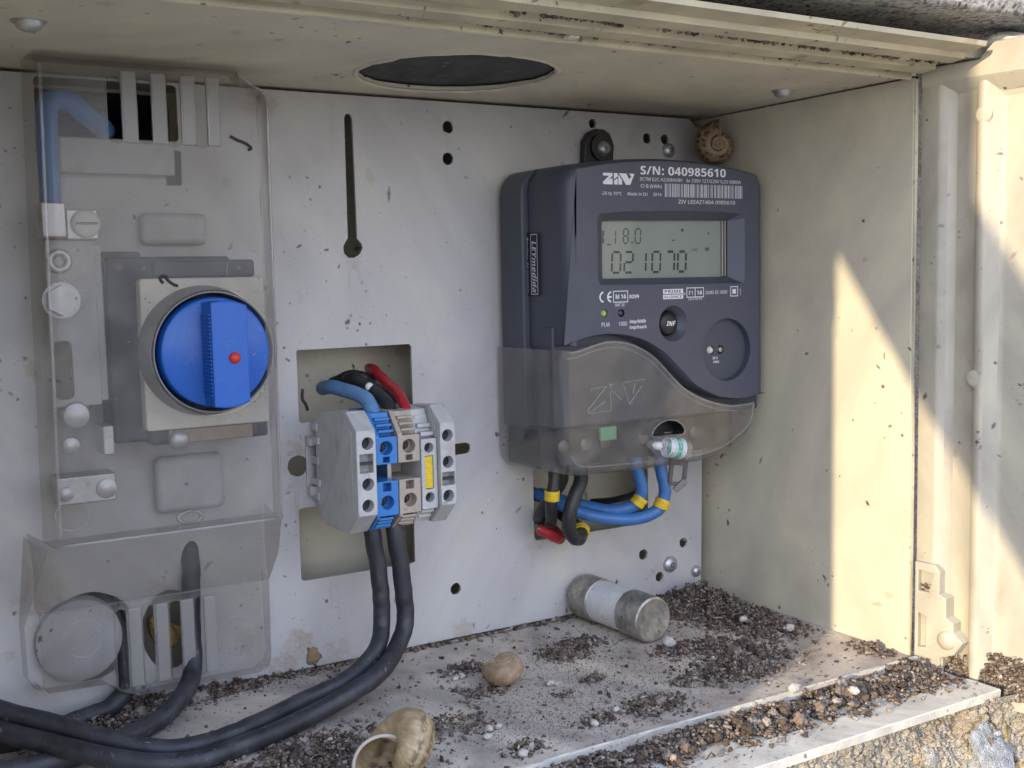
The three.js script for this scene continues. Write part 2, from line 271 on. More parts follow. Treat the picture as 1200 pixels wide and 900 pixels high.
// ---------------------------------------------------------------- ground, masonry, roof slab
struct('ground', new THREE.PlaneGeometry(600000, 600000, 1, 1).rotateX(-Math.PI / 2).translate(0, -950, 0), M.ground);
{
  const w = thing('stone_wall', 'rough mortar and rubble stone wall around and below the open metal cabinet', 'wall', [0, -950, 200]);
  // left pier and the part above the slab, outside the frame
  obj('masonry', [box(-2200, -565, -950, 1300, -600, 262, 8), box(-565, -530, -950, 374, -600, 186, 1), box(-565, 1200, 452, 1300, -600, 240, 8), box(16, 1200, -950, 374, -600, 186, 1)], M.mortar, w);
  obj('wall_below', [box(-563, 1200, -950, -140, -600, 262, 2), box(-563, 1200, -140, -6, -600, 236, 1), box(12.5, 1200, -22, -7, 186, 238, 1)], M.mortar, w);
  // render coat under the sill, broken open at the right
  const bump = (g, f) => { const p = g.attributes.position; for (let i = 0; i < p.count; i++) f(p, i); g.computeVertexNormals(); return g; };
  const coat = new THREE.PlaneGeometry(420, 140, 420, 140).translate(-70, -78, 0);
  bump(coat, (p, i) => {
    const x = p.getX(i), y = p.getY(i);
    const k = smooth(-0.05, 0.25, fbm(x * 0.012 + 3, y * 0.016, 4, 3) + (x + 40) * 0.006 - Math.abs(y + 60) * 0.001);
    const broke = k * 5 * (0.6 + 0.8 * fbm(x * 0.05, y * 0.05, 7, 4));
    let z = 252 + 2.2 * fbm(x * 0.03, y * 0.03, 1, 3) + 1.8 * noise(x * 0.22, y * 0.22, 2) + 1.3 * noise(x * 0.45, y * 0.45, 9) - broke;
    if (y > -11) z = 252;
    if (x > -24) z += (x + 24) * 0.18;
    const cr = Math.abs(x - (22 + 8 * noise(y * 0.03, 3, 1) + (y + 60) * -0.45)); if (cr < 1.4) z -= 6 * (1.4 - cr);
    p.setZ(i, z); if (y > -9) p.setY(i, -6.5);
  });
  obj('mortar_coat', coat, M.mortar, w);
  const rs = rng(41);
  for (let i = 0; i < 46; i++) {
    const x = -95 + 150 * rs(), y = -27 - 85 * Math.pow(rs(), 0.8), r = 4 + 8 * rs() * rs();
    if (x < -60 && rs() < 0.7) continue;
    const g = lump(r, i, 0.4, 1.4, 2, [1.1, 0.85, 0.6]).rotateZ(rs() * 6).translate(x, y, 250 + Math.max(0, x + 24) * 0.18);
    obj('stone', g, i % 5 === 1 ? M.bluestone : i % 7 === 2 ? M.ochrestone : M.stone, w);
  }
  for (const [x, y, r, m, a] of [[2, -46, 21, M.bluestone, 0.5], [-18, -62, 17, M.stone, 0.9], [-3, -33, 9, M.ochrestone, 0.3], [9, -38, 11, M.ochrestone, -0.4], [18, -70, 20, M.bluestone, 0.7], [-40, -70, 13, M.stone, 0.2], [-58, -60, 9, M.stone, 0.2]])
    obj('stone', lump(r, x * 3 + y, 0.5, 1.6, 3, [0.75, 1.25, 0.55]).rotateZ(a).translate(x, y, 249 + Math.max(0, x + 24) * 0.18), m, w);
}
{
  const s = thing('roof_slab', 'speckled grey granite slab overhanging the top of the cabinet', 'stone slab', [-200, 376, 200]);
  const g = new THREE.PlaneGeometry(900, 1, 900, 60).translate(0, 0.5, 0), p = g.attributes.position;
  for (let i = 0; i < p.count; i++) {
    const x = p.getX(i) - 90, t = p.getY(i), nz = 1.4 * fbm(x * 0.05, t * 4, 3, 4);
    if (t < 0.55) p.setXYZ(i, x, 381 + 0.8 * noise(x * 0.02, 1, 4) + nz * 0.3, lerp(20, 259, t / 0.55) );
    else { const k = (t - 0.55) / 0.45; p.setXYZ(i, x, 381 + 72 * Math.pow(k, 1) + 0.8 * noise(x * 0.02, 1, 4), 259 + 5 * smooth(0, 0.12, k) + nz * smooth(0, 0.08, k)); }
  }
  g.computeVertexNormals();
  obj('slab', [g, box(-540, 360, 384, 450, 20, 255, 1)], M.granite, s);
  tag(obj('mortar_block', lump(16, 3, 0.15, 1, 3, [1.3, 0.36, 0.8]).translate(36, 373, 236), M.lip), 'pale mortar block wedged between the granite slab and the cabinet head', 'mortar');
}
{
  // boards propped against the pier left of the camera: their shadow crosses the wall and the open door
  const t = thing('propped_boards', 'weathered plank and plywood sheet propped against the pier left of the cabinet', 'boards', [-892, -950, 900]);
  const off = (z, y) => [z + 402, y + 198];
  const board = (pts, x) => sheet(pts.map(([z, y]) => [-z, y]), [], 0, 16, 1).rotateY(Math.PI / 2).translate(x, 0, 0);
  const [za, ya] = off(132, 264);
  obj('plank', board([[za - 190, ya + 262], [za + 855, ya - 1180], [za + 940, ya - 1180], [za + 855, ya - 1050], [za - 90, ya + 290]], -908), M.wood, t);
  obj('plywood_sheet', board([off(-135, 196), off(121, 196), off(123, 269), off(150, 246), off(168, 219), off(223, 190), off(223, 430), off(-135, 430)], -891), M.wood, t);
}

// ---------------------------------------------------------------- the cabinet
const cab = thing('meter_cabinet', 'weathered cream metal meter cabinet with doors open, holding the electric meter', 'cabinet', [-252, 0, 0]);
const XL = -519.5, XR = 8, H = 360, ZF = 190;
obj('back_panel', sheet([[XL - 2, -4], [XR + 2, -4], [XR + 2, H + 3], [XL - 2, H + 3]], [rrect(-474, -378, 312, 358, 3).reverse(), rrect(-480, -428, 8, 92, 3).reverse()], -50, -48), M.paint, cab);
obj('cable_duct', [box(-500, -360, -4, H + 3, -360, -356, 0.5), box(-500, -498, -4, H + 3, -356, -50.5, 0.5), box(-362, -360, -4, H + 3, -356, -50.5, 0.5), box(-500, -360, H + 1, H + 4, -356, -50.5, 0.5), box(-500, -360, -6, -4, -356, -50.5, 0.5)], M.mortar, cab);
obj('side_panel', box(XR, XR + 2.2, -3, H - 1, -48, ZF, 0.6), M.paint, cab);
obj('side_panel', box(XL - 2.2, XL, -3, H - 1, -48, ZF, 0.6), M.paint, cab);
{
  const hole = circ(-248, -82, 56, 64).map(([x, y], i) => [x + 1.1 * noise(i * 0.4, 1, 1), y + 1.1 * noise(i * 0.4, 5, 1)]).reverse();
  const top = sheet([[XL - 2, 48], [XL - 2, -ZF], [XR + 2, -ZF], [XR + 2, 48]].reverse(), [hole], 0, 2).rotateX(-Math.PI / 2).translate(0, H, 0);
  const roof = obj('top_panel', top, M.paint, cab);
  obj('knockout_disc', [cyl('y', [-247, H + 3.2, 83], 62, 2, 48)], M.felt, roof);
  obj('knockout_rim', loft([0, 1, 2, 3].map((k) => circ(-248, 0, 56 + [0.3, 1.6, 2.6, 3.4][k], 72).map(([x, y], i) => [x, H - [0.2, 0.9, 0.6, 0.05][k] * (i > 30 && i < 66 ? 1.6 : 0.8) * (1 + 0.5 * noise(i * 0.5, 2, 3)), 82 + y]))), M.paint, roof);
  for (const [x, z] of [[-27.7, 116], [-481, 118]]) { const b = obj('bolt_head', lathe([[0, -4.6], [3.2, -4.4], [5.2, -3.2], [6, -1.2], [6.2, 0]], [x, H, z], 'y', 28), M.zinc, roof); obj('bolt_washer', cyl('y', [x, H - 0.6, z], 7.4, 0.7), M.zinc, b); }
}
obj('bottom_panel', box(XL - 2, XR + 2, -2.2, 0, -48, 196, 0.5), M.floor, cab);
// front sill: a low bead, a tray that holds the dirt, and a pale outer lip
obj('sill_tray', [prism([[196, -3], [196, 1.2], [197.2, 1.6], [198.4, 1.2], [199, -4], [232, -4.6], [233, -3.2], [255, -3.0], [255.6, -3.6], [255.4, -8], [196, -8]].reverse(), XL - 20, XR + 2, 0)], M.lip, cab);
// head rails
{
  const pr = [[ZF - 0.5, 361], [ZF, 357.2], [ZF + 2.2, 356.8], [ZF + 3.2, 357.4], [ZF + 3.4, 361], [ZF + 9, 361.6], [ZF + 9.5, 359.4], [ZF + 11.5, 359.2], [ZF + 20, 360.2], [ZF + 21, 363.6], [ZF + 29, 364], [ZF + 29.5, 362], [ZF + 32, 361.9], [ZF + 40, 363], [ZF + 41, 366], [ZF + 54, 367.4], [ZF + 55, 370], [ZF - 0.5, 371]];
  const rail = obj('head_rail', prism(pr, XL - 30, 2, 0), M.rail, cab);
  obj('rail_end', [box(2.2, 22, 364.5, 372, ZF + 6, ZF + 38, 0.8)], M.rail, rail);
  obj('rail_clip', box(-250, -244, 358.2, 361, ZF + 3.5, ZF + 9.4, 0.5), M.lip, rail);
  obj('rail_clip', box(-38, -30, 361.4, 364.4, ZF + 21, ZF + 29, 0.5), M.lip, rail);
}
// mounting plate with its slots, holes and openings
{
  const outer = [[XL + 2, 2], [-3, 2], [0.5, 8], [6, 346], [-9, 358], [XL + 2, 358]];
  const rough = (h, a = 0.35) => h.map(([x, y], i) => [x + a * noise(i * 0.7, x, 1), y + a * noise(i * 0.7, y, 5)]);
  const hs = [
    [[-283.4, 270], [-283.2, 344], [-282, 346.4], [-279.5, 346.4], [-277.8, 344], [-277, 270], [-274.6, 267], [-274, 264], [-275.5, 260.6], [-279.5, 258], [-283.5, 258], [-286.6, 261], [-287, 264.4], [-285.6, 267.6]],
    circ(-211, 342, 4), circ(-211.5, 321.6, 4), circ(-48, 342, 3.7), circ(-31.6, 342, 3.7), circ(-55.2, 36, 4), circ(-16.8, 39.7, 3.8), circ(-40, 16.7, 3.7), circ(-214, 35.6, 4), circ(-322, 130.6, 6.6), circ(-96, 350, 3.2), circ(-93, 330, 0.5),
    rrect(-216, -200, 126.5, 134, 3.6), rrect(-320.3, -242, 157, 202.2, 2), rrect(-322.5, -243.4, 58, 104, 2), rrect(-150.6, -50.3, 59.5, 128, 3),
    rrect(-462, -386, 325, 356.4, 2), rrect(-394, -385, 300, 320, 1.5), circ(-449, 46, 25.5, 40), circ(-404.5, 42, 16, 32, 1.5)];
  const plate = obj('mounting_plate', sheet(outer, hs.map((h) => rough(h).slice().reverse()), -2, 0, 0), M.plate, cab);
  obj('spacer', box(XL + 20, XL + 34, 20, 340, -48, -2.3, 1), M.paint, plate);
  obj('spacer', box(-14, -5, 40, 330, -48, -2.3, 1), M.paint, plate);
  const sc = (x, y, r) => { const s = obj('screw', lathe([[0, 3.4], [r * 0.55, 3.2], [r * 0.85, 2], [r, 0.4], [r * 1.02, -0.4]], [x, y, 0.4], 'z', 28), M.zinc, plate); obj('screw_recess', cyl('z', [x, y, 2.6], r * 0.34, 1.15, 6), M.darksteel, s); return s; };
  sc(-30.2, 25.1, 6.4); sc(-28.6, 334, 5.4); sc(-5, 16, 4.5);
  obj('mud_patch', lump(4.6, 8, 0.6, 1.9, 3, [1, 1.2, 0.3]).translate(-317, 9, 0.2), std({ color: C(0.27, 0.19, 0.11), roughness: 0.9 }), plate);
}
// right-hand door, standing open past a right angle, and its left-hand fellow outside the frame
function doorParts(name, sgn, hinge, ang, full) {
  // local frame: s along the door, n toward the inside of the room between the doors
  const d = [sgn * Math.sin(ang), Math.cos(ang)], nn = [-sgn * Math.cos(ang), Math.sin(ang)];
  const P = (s, y, n) => [hinge[0] + d[0] * s + nn[0] * n, y, hinge[1] + d[1] * s + nn[1] * n];
  const W = full, prof = [[0, 0.2], [1, 1], [8, 1], [11, 1.9], [13.5, 1.7], [16.5, -1], [19.6, -3.6], [20.2, -5.2], [21.5, -5], [32, -4.4], [33.6, -2.6], [36, 0.2], [39.4, 0.8], [41, -0.2], [46, -6.4], [47.4, -7.6], [50, -7.8], [W - 30, -7.4], [W - 26, -5], [W - 20, -5], [W - 14, 1], [W, 1]];
  const Y0 = -12, Y1 = 354, rows = [];
  for (const y of [Y0, 80, 160, 240, 320, 345, Y1]) rows.push(prof.map(([s, n]) => P(s, y, n)));
  const fl = (g) => { if (sgn < 0) { const i = g.index; if (i) { for (let k = 0; k < i.count; k += 3) { const t = i.getX(k); i.setX(k, i.getX(k + 1)); i.setX(k + 1, t); } } } return g; };
  const skin = loft(rows, false, 0.9);
  const back = loft([Y0, Y1].map((y) => prof.map(([s, n]) => P(s, y, Math.min(n, -4) - 3))), false, 0.9);
  const strip = (prf, s0, s1) => loft(prf.map(([y, n]) => [P(s0, y, n), P(lerp(s0, s1, 0.5), y, n), P(s1, y, n)]), false, 0.5);
  const flange = [[342.5, -7.6], [345.2, -6.6], [352.8, 2.2], [354, 3], [362.6, 3], [363.4, 2.2], [363.4, -9]];
  const flangeHigh = [[342.5, -7.6], [345.2, -6.6], [352.8, 2.2], [354, 3], [371.4, 3], [372.2, 2.2], [372.2, -9]];
  const step = loft([[345.2, -6.6, -6.6, 345.2], [352.8, 2.2, 2.2, 352.8], [354, 3, 3, 354], [362.6, 3, 3, 371.4], [363.4, 2.2, 2.2, 372.2], [363.4, -9, -9, 372.2]].map(([y, n, n2, y2]) => [P(37, y, n), P(45.5, y2, n2)]), false, 0.5);
  const low = [[4.5, -7.6], [2.5, -6.8], [-12.6, 1.6], [-13.4, 2.2], [-16.8, 2.4], [-17.4, 1.6], [-17.4, -9]].reverse();
  const door = obj(name, [skin, back], M.doorpaint, cab);
  obj('rim', [strip(flange, 1.5, 37), step, strip(flangeHigh, 45.5, W)], M.doorpaint, door);
  obj('rim', strip(low, 1.5, W), M.doorpaint, door);
  return { door, P, d, nn };
}
{
  const { door, P, d, nn } = doorParts('door', 1, [XR + 2.6, 194], 9 * Math.PI / 180, 250);
  const facing = new THREE.Quaternion().setFromRotationMatrix(new THREE.Matrix4().makeBasis(V(d[0], 0, d[1]), V(0, 1, 0), V(nn[0], 0, nn[1])));
  const onDoor = (g, s, y, n) => g.applyQuaternion(facing).translate(...P(s, y, n));
  for (const [s, y] of [[38.6, 332], [35.5, 178]]) obj('dimple', onDoor(lathe([[0, 0.9], [3.8, 0.85], [4.7, 0.5], [5.2, -0.3]], [0, 0, 0], 'z', 26), s, y, -0.2), M.doorpaint, door);
  // hinge bracket with its stepped edge and pivot knob
  const st = [[1.5, 62], [15, 62], [18, 58], [18, 44], [22.6, 42], [22.6, 30], [27.5, 27.5], [27.5, 22], [33.5, 16.5], [28, 8], [19, 4], [19, -8], [13, -8], [13, 2], [1.5, 2]].reverse();
  const outer = sheet(st, [[[4, 44], [11, 44], [14, 56], [4, 57]], [[4, 8], [9, 9], [9, 28], [4, 30]]], -5, 4.8, 0.8);
  const br = obj('hinge_bracket', onDoor(outer, 0, 0, 0), M.doorpaint, door);
  obj('pivot_knob', onDoor(lathe([[0, 6.8], [3.6, 6.4], [5.8, 4.4], [6.4, 1], [6.4, -3]], [0, 0, 0], 'z', 26), 23.4, 16.5, 1.5), M.doorpaint, br);
  obj('pivot_pin', onDoor(cyl('y', [0, 0, 0], 2.6, 26, 16), 17, -10, 1.5), M.rail, br);
  obj('hinge_seal', box(XR + 2.5, XR + 5, -6, 360, ZF - 8, ZF - 1, 0.5), M.dark, cab);
  obj('hinge_strip', loft([0, 60, 120, 180, 240, 300, 358].map((y) => [[XR + 0.1, y, ZF - 1.6], [XR + 0.4, y, ZF + 1.2 + 0.5 * noise(y, 1, 1)], [XR + 2.0, y, ZF + 1.5 + 0.5 * noise(y * 0.3, 4, 1)]]), false), M.rail, cab);
  const left = doorParts('door', -1, [-526.6, 194], 27 * Math.PI / 180, 249);
}

// ---------------------------------------------------------------- electricity meter
{
  const t = thing('electricity_meter', 'dark blue grey electronic electricity meter with LCD and smoky terminal cover', 'electric meter', [-83, 120, 0]);
  const top = (x) => 321 - 0.0012 * (x + 83) ** 2;
  const topLine = (x0, x1, r, n) => {      // right to left along the arched top with rounded shoulders
    const o = []; const yr = top(x1) - r * 0.9, yl = top(x0) - r * 0.9;
    for (let i = 0; i <= 6; i++) { const a = i / 6 * Math.PI / 2; o.push([x1 - r + r * Math.cos(a), yr + (top(x1 - r) - yr) * Math.sin(a)]); }
    for (let i = 1; i < n; i++) { const x = lerp(x1 - r, x0 + r, i / n); o.push([x, top(x)]); }
    for (let i = 0; i <= 6; i++) { const a = Math.PI / 2 + i / 6 * Math.PI / 2; o.push([x0 + r + r * Math.cos(a), yl + (top(x0 + r) - yl) * Math.sin(a)]); }
    return o;
  };
  const curve = [[-172, 199.4], [-166, 199.2], [-158, 201.6], [-149, 203.6], [-140, 204.8], [-131, 204.7], [-121, 203], [-112, 200.2], [-104, 196], [-96, 190.6], [-82, 178], [-69.3, 168], [-50, 159.4], [-36, 156.4], [-22, 155.2], [-6, 156.4], [6, 158]];
  const cv = spline(curve, 60);
  const baseOut = [[-176.5, 145], [6, 145], ...topLine(-176.5, 6, 16, 16)];
  const upOut = [...cv, ...topLine(-172, 6, 14, 16)];
  const rear = obj('rear_case', [loft([at(inset(baseOut, 2), 4), at(inset(baseOut, 0), 6), at(baseOut, 32.4), at(inset(baseOut, 1.2), 33.2)]), face(inset(baseOut, 1.2), [], 33.2), box(-171, 5, 146, 212, 33, 58, 2), loft([at([[-166, 122], [0, 122], [0, 150], [-166, 150]], 3), at([[-166, 122], [0, 122], [0, 150], [-166, 150]], 20)]), face([[-166, 122], [0, 122], [0, 150], [-166, 150]], [], 20)], M.meter, t);
  // front body: sides drawn in towards the face, bevelled edge
  const steps = [[34, 0.6], [34.6, 0], [48, 1.4], [58, 3], [63, 4.4], [66.5, 6.4], [68.8, 8.8], [70, 11.6]];
  const sy = (p, q, k) => q.map((c, i) => { const o = p[i]; return [c[0], o[1] > 215 ? lerp(o[1], c[1], 0.32) : lerp(o[1], c[1], k)]; });
  const rings = steps.map(([z, d]) => at(sy(upOut, inset(upOut, d), 0.12), z));
  obj('front_case', [loft(rings, true, 0.75)], M.meter, t);
  const faceOut = sy(upOut, inset(upOut, 11.6), 0.12);
  const bez = [[-143, 241], [-141, 237.6], [-20, 236.4], [-18.4, 240], [-18.4, 281], [-21, 284], [-40, 285.2], [-80, 285.6], [-120, 284.6], [-141, 282.8], [-143, 280]];
  const bezIn = [[-134.8, 242.6], [-134, 241.6], [-29, 241.2], [-28.4, 242], [-28.4, 279], [-29, 279.8], [-45, 279.7], [-80, 279.4], [-115, 279], [-134, 278.6], [-134.8, 278]];
  const inf = circ(-82, 210.8, 12, 40), infIn = circ(-83.4, 210.8, 8.4, 40);
  const port = circ(-35, 191, 21.6, 56), led1 = circ(-138.6, 219.5, 2.6, 20), led2 = circ(-125, 219.3, 2.6, 20);
  const px = 11, x0 = -170, x1 = 6, y0 = 150, y1 = 324;
  const faceMap = canvasTex(1936, 1914, (g, w, h) => {
    const img = g.createImageData(w, h), rr = rng(9);
    for (let i = 0; i < w * h; i++) { const x = i % w, y = (i / w) | 0, n = 0.5 * noise(x * 0.004, y * 0.004, 3) + 0.3 * noise(x * 0.02, y * 0.02, 4); const k = 1 + 0.06 * n + (rr() - 0.5) * 0.10; img.data[i * 4] = 74 * k; img.data[i * 4 + 1] = 77 * k; img.data[i * 4 + 2] = 90 * k; img.data[i * 4 + 3] = 255; }
    g.putImageData(img, 0, 0);
    const X = (x) => (x - x0) * px, Y = (y) => (y1 - y) * px;
    for (let i = 0; i < 130; i++) { g.fillStyle = `rgba(190,188,182,${0.12 + 0.4 * rr()})`; const s = 0.8 + 2.6 * rr() ** 3; g.fillRect(w * rr(), h * rr(), s, s * (0.6 + rr())); }
    const ink = 'rgba(226,228,232,0.96)'; g.fillStyle = ink; g.strokeStyle = ink; g.textBaseline = 'alphabetic';
    const T = (s, x, y, hgt, wid, font = 'sans-serif', bold = '') => { g.save(); g.font = `${bold} ${hgt * px * 1.38}px ${font}`; const m = g.measureText(s).width; g.translate(X(x), Y(y)); if (wid) g.scale(wid * px / m, 1); g.fillText(s, 0, 0); g.restore(); };
    T('S/N: 040985610', -108.6, 308.4, 5.4, 73.5, 'sans-serif', 'bold');
    T('5CTM E2C A2208AV8V   3x 230V 127/220V 0,25-5(80)A', -108.9, 304.4, 2.1, 87);
    T('Cl B (kWh)', -108.3, 299.9, 2.1, 17.6);
    T('-25 to 70°C     Made in EU     2014', -139.5, 294.7, 2.0, 48.5);
    T('ZIV LEEAZ1404 0985610', -77, 290.2, 2.5, 50);
    // maker's mark
    g.save(); g.translate(X(-138), Y(308.6)); const lw = 25 * px, lh = 7.2 * px;
    const poly = (a) => { g.beginPath(); a.forEach(([x, y], i) => (i ? g.lineTo(x * lw, y * lh) : g.moveTo(x * lw, y * lh))); g.closePath(); g.fill(); };
    poly([[0, 0], [0.3, 0], [0.3, 0.25], [0, 0.25]]); poly([[0, 0.75], [0.3, 0.75], [0.3, 1], [0, 1]]); poly([[0.2, 0.22], [0.3, 0.25], [0.1, 0.78], [0, 0.78]]); poly([[0.12, 0.62], [0.3, 0.45], [0.3, 1], [0.1, 1]]);
    poly([[0.34, 0], [0.46, 0], [0.46, 0.3], [0.34, 0.55]]); poly([[0.34, 0.66], [0.46, 0.44], [0.46, 1], [0.34, 1]]); poly([[0.48, 0.1], [0.6, 0.6], [0.6, 1], [0.48, 1]]);
    poly([[0.5, 0], [0.74, 0], [0.82, 0.5], [0.9, 0.28], [0.82, 0], [1, 0], [0.86, 1], [0.72, 1], [0.62, 0.5]]);
    g.restore();
    // bar code on a pale strip
    g.fillStyle = 'rgba(190,192,198,0.97)'; g.fillRect(X(-88.2), Y(303), 67.6 * px, 8.7 * px);
    g.fillStyle = 'rgba(70,73,88,0.95)'; let bx = -87; while (bx < -21.6) { const bw = [0.5, 0.5, 1.0, 1.5][(rr() * 4) | 0]; g.fillRect(X(bx), Y(303), bw * px, 8.7 * px); bx += bw + [0.5, 0.8, 1.3][(rr() * 3) | 0]; }
    g.fillStyle = ink;
    // approval marks
    g.lineWidth = 1.1 * px; for (const [cx, e] of [[-139.3, 0], [-133.2, 1]]) { g.beginPath(); g.arc(X(cx) + 0.8 * px, Y(229.9), 3.1 * px, Math.PI * 0.55, Math.PI * 1.45); g.stroke(); if (e) { g.beginPath(); g.moveTo(X(cx) - 2.2 * px, Y(229.9)); g.lineTo(X(cx) + 0.7 * px, Y(229.9)); g.stroke(); } }
    g.lineWidth = 0.55 * px; g.strokeRect(X(-131), Y(233.4), 11.4 * px, 7 * px); T('M 14', -129.6, 228.4, 3.0, 8.6, 'sans-serif', 'bold'); T('SMT 2E', -130, 223.6, 1.8, 8); T('0299', -118.3, 228.6, 2.4, 8, 'sans-serif', 'bold');
    g.fillRect(X(-90.4), Y(233.8), 17 * px, 3.1 * px); g.fillRect(X(-90.4), Y(230.1), 17 * px, 2.9 * px);
    g.save(); g.fillStyle = 'rgb(72,75,90)'; T('PRIME', -89.6, 231.3, 2.0, 15, 'sans-serif', 'bold'); T('ALLIANCE', -89.6, 227.8, 1.8, 15, 'sans-serif', 'bold'); g.restore();
    T('+', -73.2, 229.3, 2.4, 2, 'sans-serif', 'bold'); g.strokeRect(X(-70.2), Y(234.2), 14.6 * px, 6.2 * px); g.strokeRect(X(-63), Y(234.2), 0.1, 6.2 * px); T('F1', -68.8, 229.6, 2.6, 4.6); T('14', -61.6, 229.4, 2.8, 4.6, 'sans-serif', 'bold'); T('cert 0214', -69, 226, 1.5, 12);
    T('DLMS DC 4300', -54, 229.6, 2.3, 19.5); g.strokeRect(X(-31.4), Y(234.2), 6.4 * px, 6.4 * px); g.fillRect(X(-29.8), Y(232.6), 3.2 * px, 3.2 * px); T('1', -23.4, 228, 4.8, 1.6);
    T('PLM', -141, 211, 2.6, 6.8); T('1000', -127.4, 211, 2.7, 7.2); T('imp/kWh', -118.4, 212.4, 2.2, 13.6, 'sans-serif', 'bold'); T('imp/kvarh', -118.4, 208.6, 2.2, 14, 'sans-serif', 'bold');
  });
  M.face = std({ map: faceMap, roughness: 0.44, bumpMap: fineBump, bumpScale: 0.00003 });
  const rv = (h) => h.slice().reverse();
  const panel = obj('front_panel', [planarUV(face(faceOut, [bez, inf, port, led1, led2].map(rv), 70), x0, x1, y0, y1)], M.face, t);
  const ringz = (a, b, za, zb) => loft([at(a, za), at(b, zb)], true, 0.4);
  obj('display_bezel', [loft([at(bez, 70), at(bezIn, 63.4), at(bezIn, 60.6)], true, 0.3)], M.meter, panel);
  obj('button_dish', [loft([at(inf, 70), at(circ(-82.8, 210.8, 10.4, 40), 67.4), at(infIn, 65.4), at(infIn, 62)], true, 0.9)], M.meter, panel);
  obj('optical_port', [ringz(port, circ(-35, 191, 21.2, 56), 70, 65.2), face(circ(-35, 191, 21.3, 56), [rv(circ(-45.7, 191, 3.1, 20)), rv(circ(-37, 191, 3.1, 20))], 65.2)], M.meter, panel);
  for (const x of [-45.7, -37]) { obj('infrared_eye', [lathe([[0, 1.6], [1.7, 1.1], [2.7, -0.6], [3.1, -1.6]], [x, 191, 65], 'z', 20)], x < -40 ? M.ceramic : M.steel, panel); }
  obj('port_marking', planarUV(face([[-45, 180.5], [-34.5, 180.5], [-34.5, 187], [-45, 187]], [], 65.35), -45, -34.5, 180.5, 187), std({ transparent: true, roughness: 0.5, map: canvasTex(128, 80, (g) => { g.fillStyle = 'rgba(220,222,226,1)'; g.font = 'bold 30px sans-serif'; g.fillText('IR 2', 14, 30); g.font = 'bold 26px sans-serif'; g.fillText('EN62', 22, 62); }) }), panel);
  // LCD
  const lcd = canvasTex(1056, 384, (g, w, h) => {
    const gr = rng(4); g.fillStyle = 'rgb(141,147,143)'; g.fillRect(0, 0, w, h);
    for (let i = 0; i < 500; i++) { g.fillStyle = `rgba(60,60,50,${0.06 * gr()})`; g.fillRect(gr() * w, gr() * h, 2, 2); }
    const seg = (d, x, y, sw, sh, lw, col) => {
      const S = { 0: 'abcdef', 1: 'bc', 2: 'abged', 3: 'abgcd', 4: 'fgbc', 5: 'afgcd', 6: 'afgedc', 7: 'abc', 8: 'abcdefg', 9: 'abcdfg', L: 'fed' }[d] || ''; g.strokeStyle = col; g.lineWidth = lw;
      const k = lw * 0.62, m = { a: [k, 0, sw - k, 0], b: [sw, k, sw, sh / 2 - k * 0.6], c: [sw, sh / 2 + k * 0.6, sw, sh - k], d: [k, sh, sw - k, sh], e: [0, sh / 2 + k * 0.6, 0, sh - k], f: [0, k, 0, sh / 2 - k * 0.6], g: [k, sh / 2, sw - k, sh / 2] };
      for (const c of S) { const [a, b, e, f] = m[c], sl = (yy) => x + 0.05 * (sh - yy); g.beginPath(); g.moveTo(sl(b) + a, y + b); g.lineTo(sl(f) + e, y + f); g.stroke(); }
    };
    const c1 = 'rgba(60,66,60,0.95)', c2 = 'rgba(38,44,42,0.97)';
    const X = (u) => (u - 165) / 790 * w, Y = (v) => (v - 430) / 352 * h;
    seg('1', X(152), Y(492), 40, 92, 8, c1); seg('1', X(164), Y(492), 30, 92, 9, c1); g.fillStyle = c1; g.fillRect(X(208), Y(574), 30, 8); seg('1', X(228), Y(492), 40, 92, 9, c1);
    seg('8', X(305), Y(486), 38, 92, 10, c1); seg('0', X(376), Y(486), 44, 92, 9, c1); g.fillStyle = c1; g.fillRect(X(354), Y(562), 12, 12);
    [['0', 234], ['2', 308], ['1', 388], ['0', 478], ['7', 566], ['0', 640]].forEach(([d, u], i) => seg(d, X(u), Y(622), 68, 132, i > 3 ? 17 : 14, c2));
    g.fillStyle = 'rgba(40,44,42,.85)'; g.beginPath(); g.arc(X(672), Y(492), 11, 0, 7); g.fill(); g.fillRect(X(605), Y(550), 26, 7); g.fillRect(X(838), Y(505), 12, 14); g.font = 'bold 26px sans-serif'; g.fillStyle = 'rgba(40,44,42,.55)'; g.fillText('- kWh', X(720), Y(620)); g.fillRect(X(820), Y(598), 36, 22);
  });
  const disp = obj('display', planarUV(face([[-134.8, 241], [-28, 241], [-28, 280], [-134.8, 280]], [], 60.9), -134.8, -28, 241, 280), std({ map: lcd, roughness: 0.55 }), panel);
  obj('display_window', face(bezIn, [], 63.2), M.lens, panel);
  obj('display_edge', [box(-32.6, -31.4, 241.4, 279.4, 61, 62.9, 0.3), box(-30.2, -29.2, 241.4, 279.4, 61, 63, 0.3)], M.steel, panel);
  const btn = obj('info_button', [lathe([[0, 69.2], [4.5, 69], [6.6, 68.2], [7.6, 66.8], [7.8, 62]], [-84, 210.8, 0], 'z', 32)], M.blackplastic, t);
  obj('button_lettering', planarUV(face([[-88.6, 208.4], [-78.6, 208.4], [-78.6, 213.4], [-88.6, 213.4]], [], 69.5), -88.6, -78.6, 208.4, 213.4), std({ transparent: true, roughness: 0.5, map: canvasTex(160, 80, (g) => { g.fillStyle = 'rgb(235,236,238)'; g.font = 'bold italic 68px sans-serif'; g.fillText('INF', 18, 64); }) }), btn);
  obj('led', [lathe([[0, 71], [1.4, 70.6], [2.4, 69.4], [2.6, 67]], [-138.6, 219.5, 0], 'z', 20)], std({ color: C(0.32, 0.46, 0.13), roughness: 0.25 }), t);
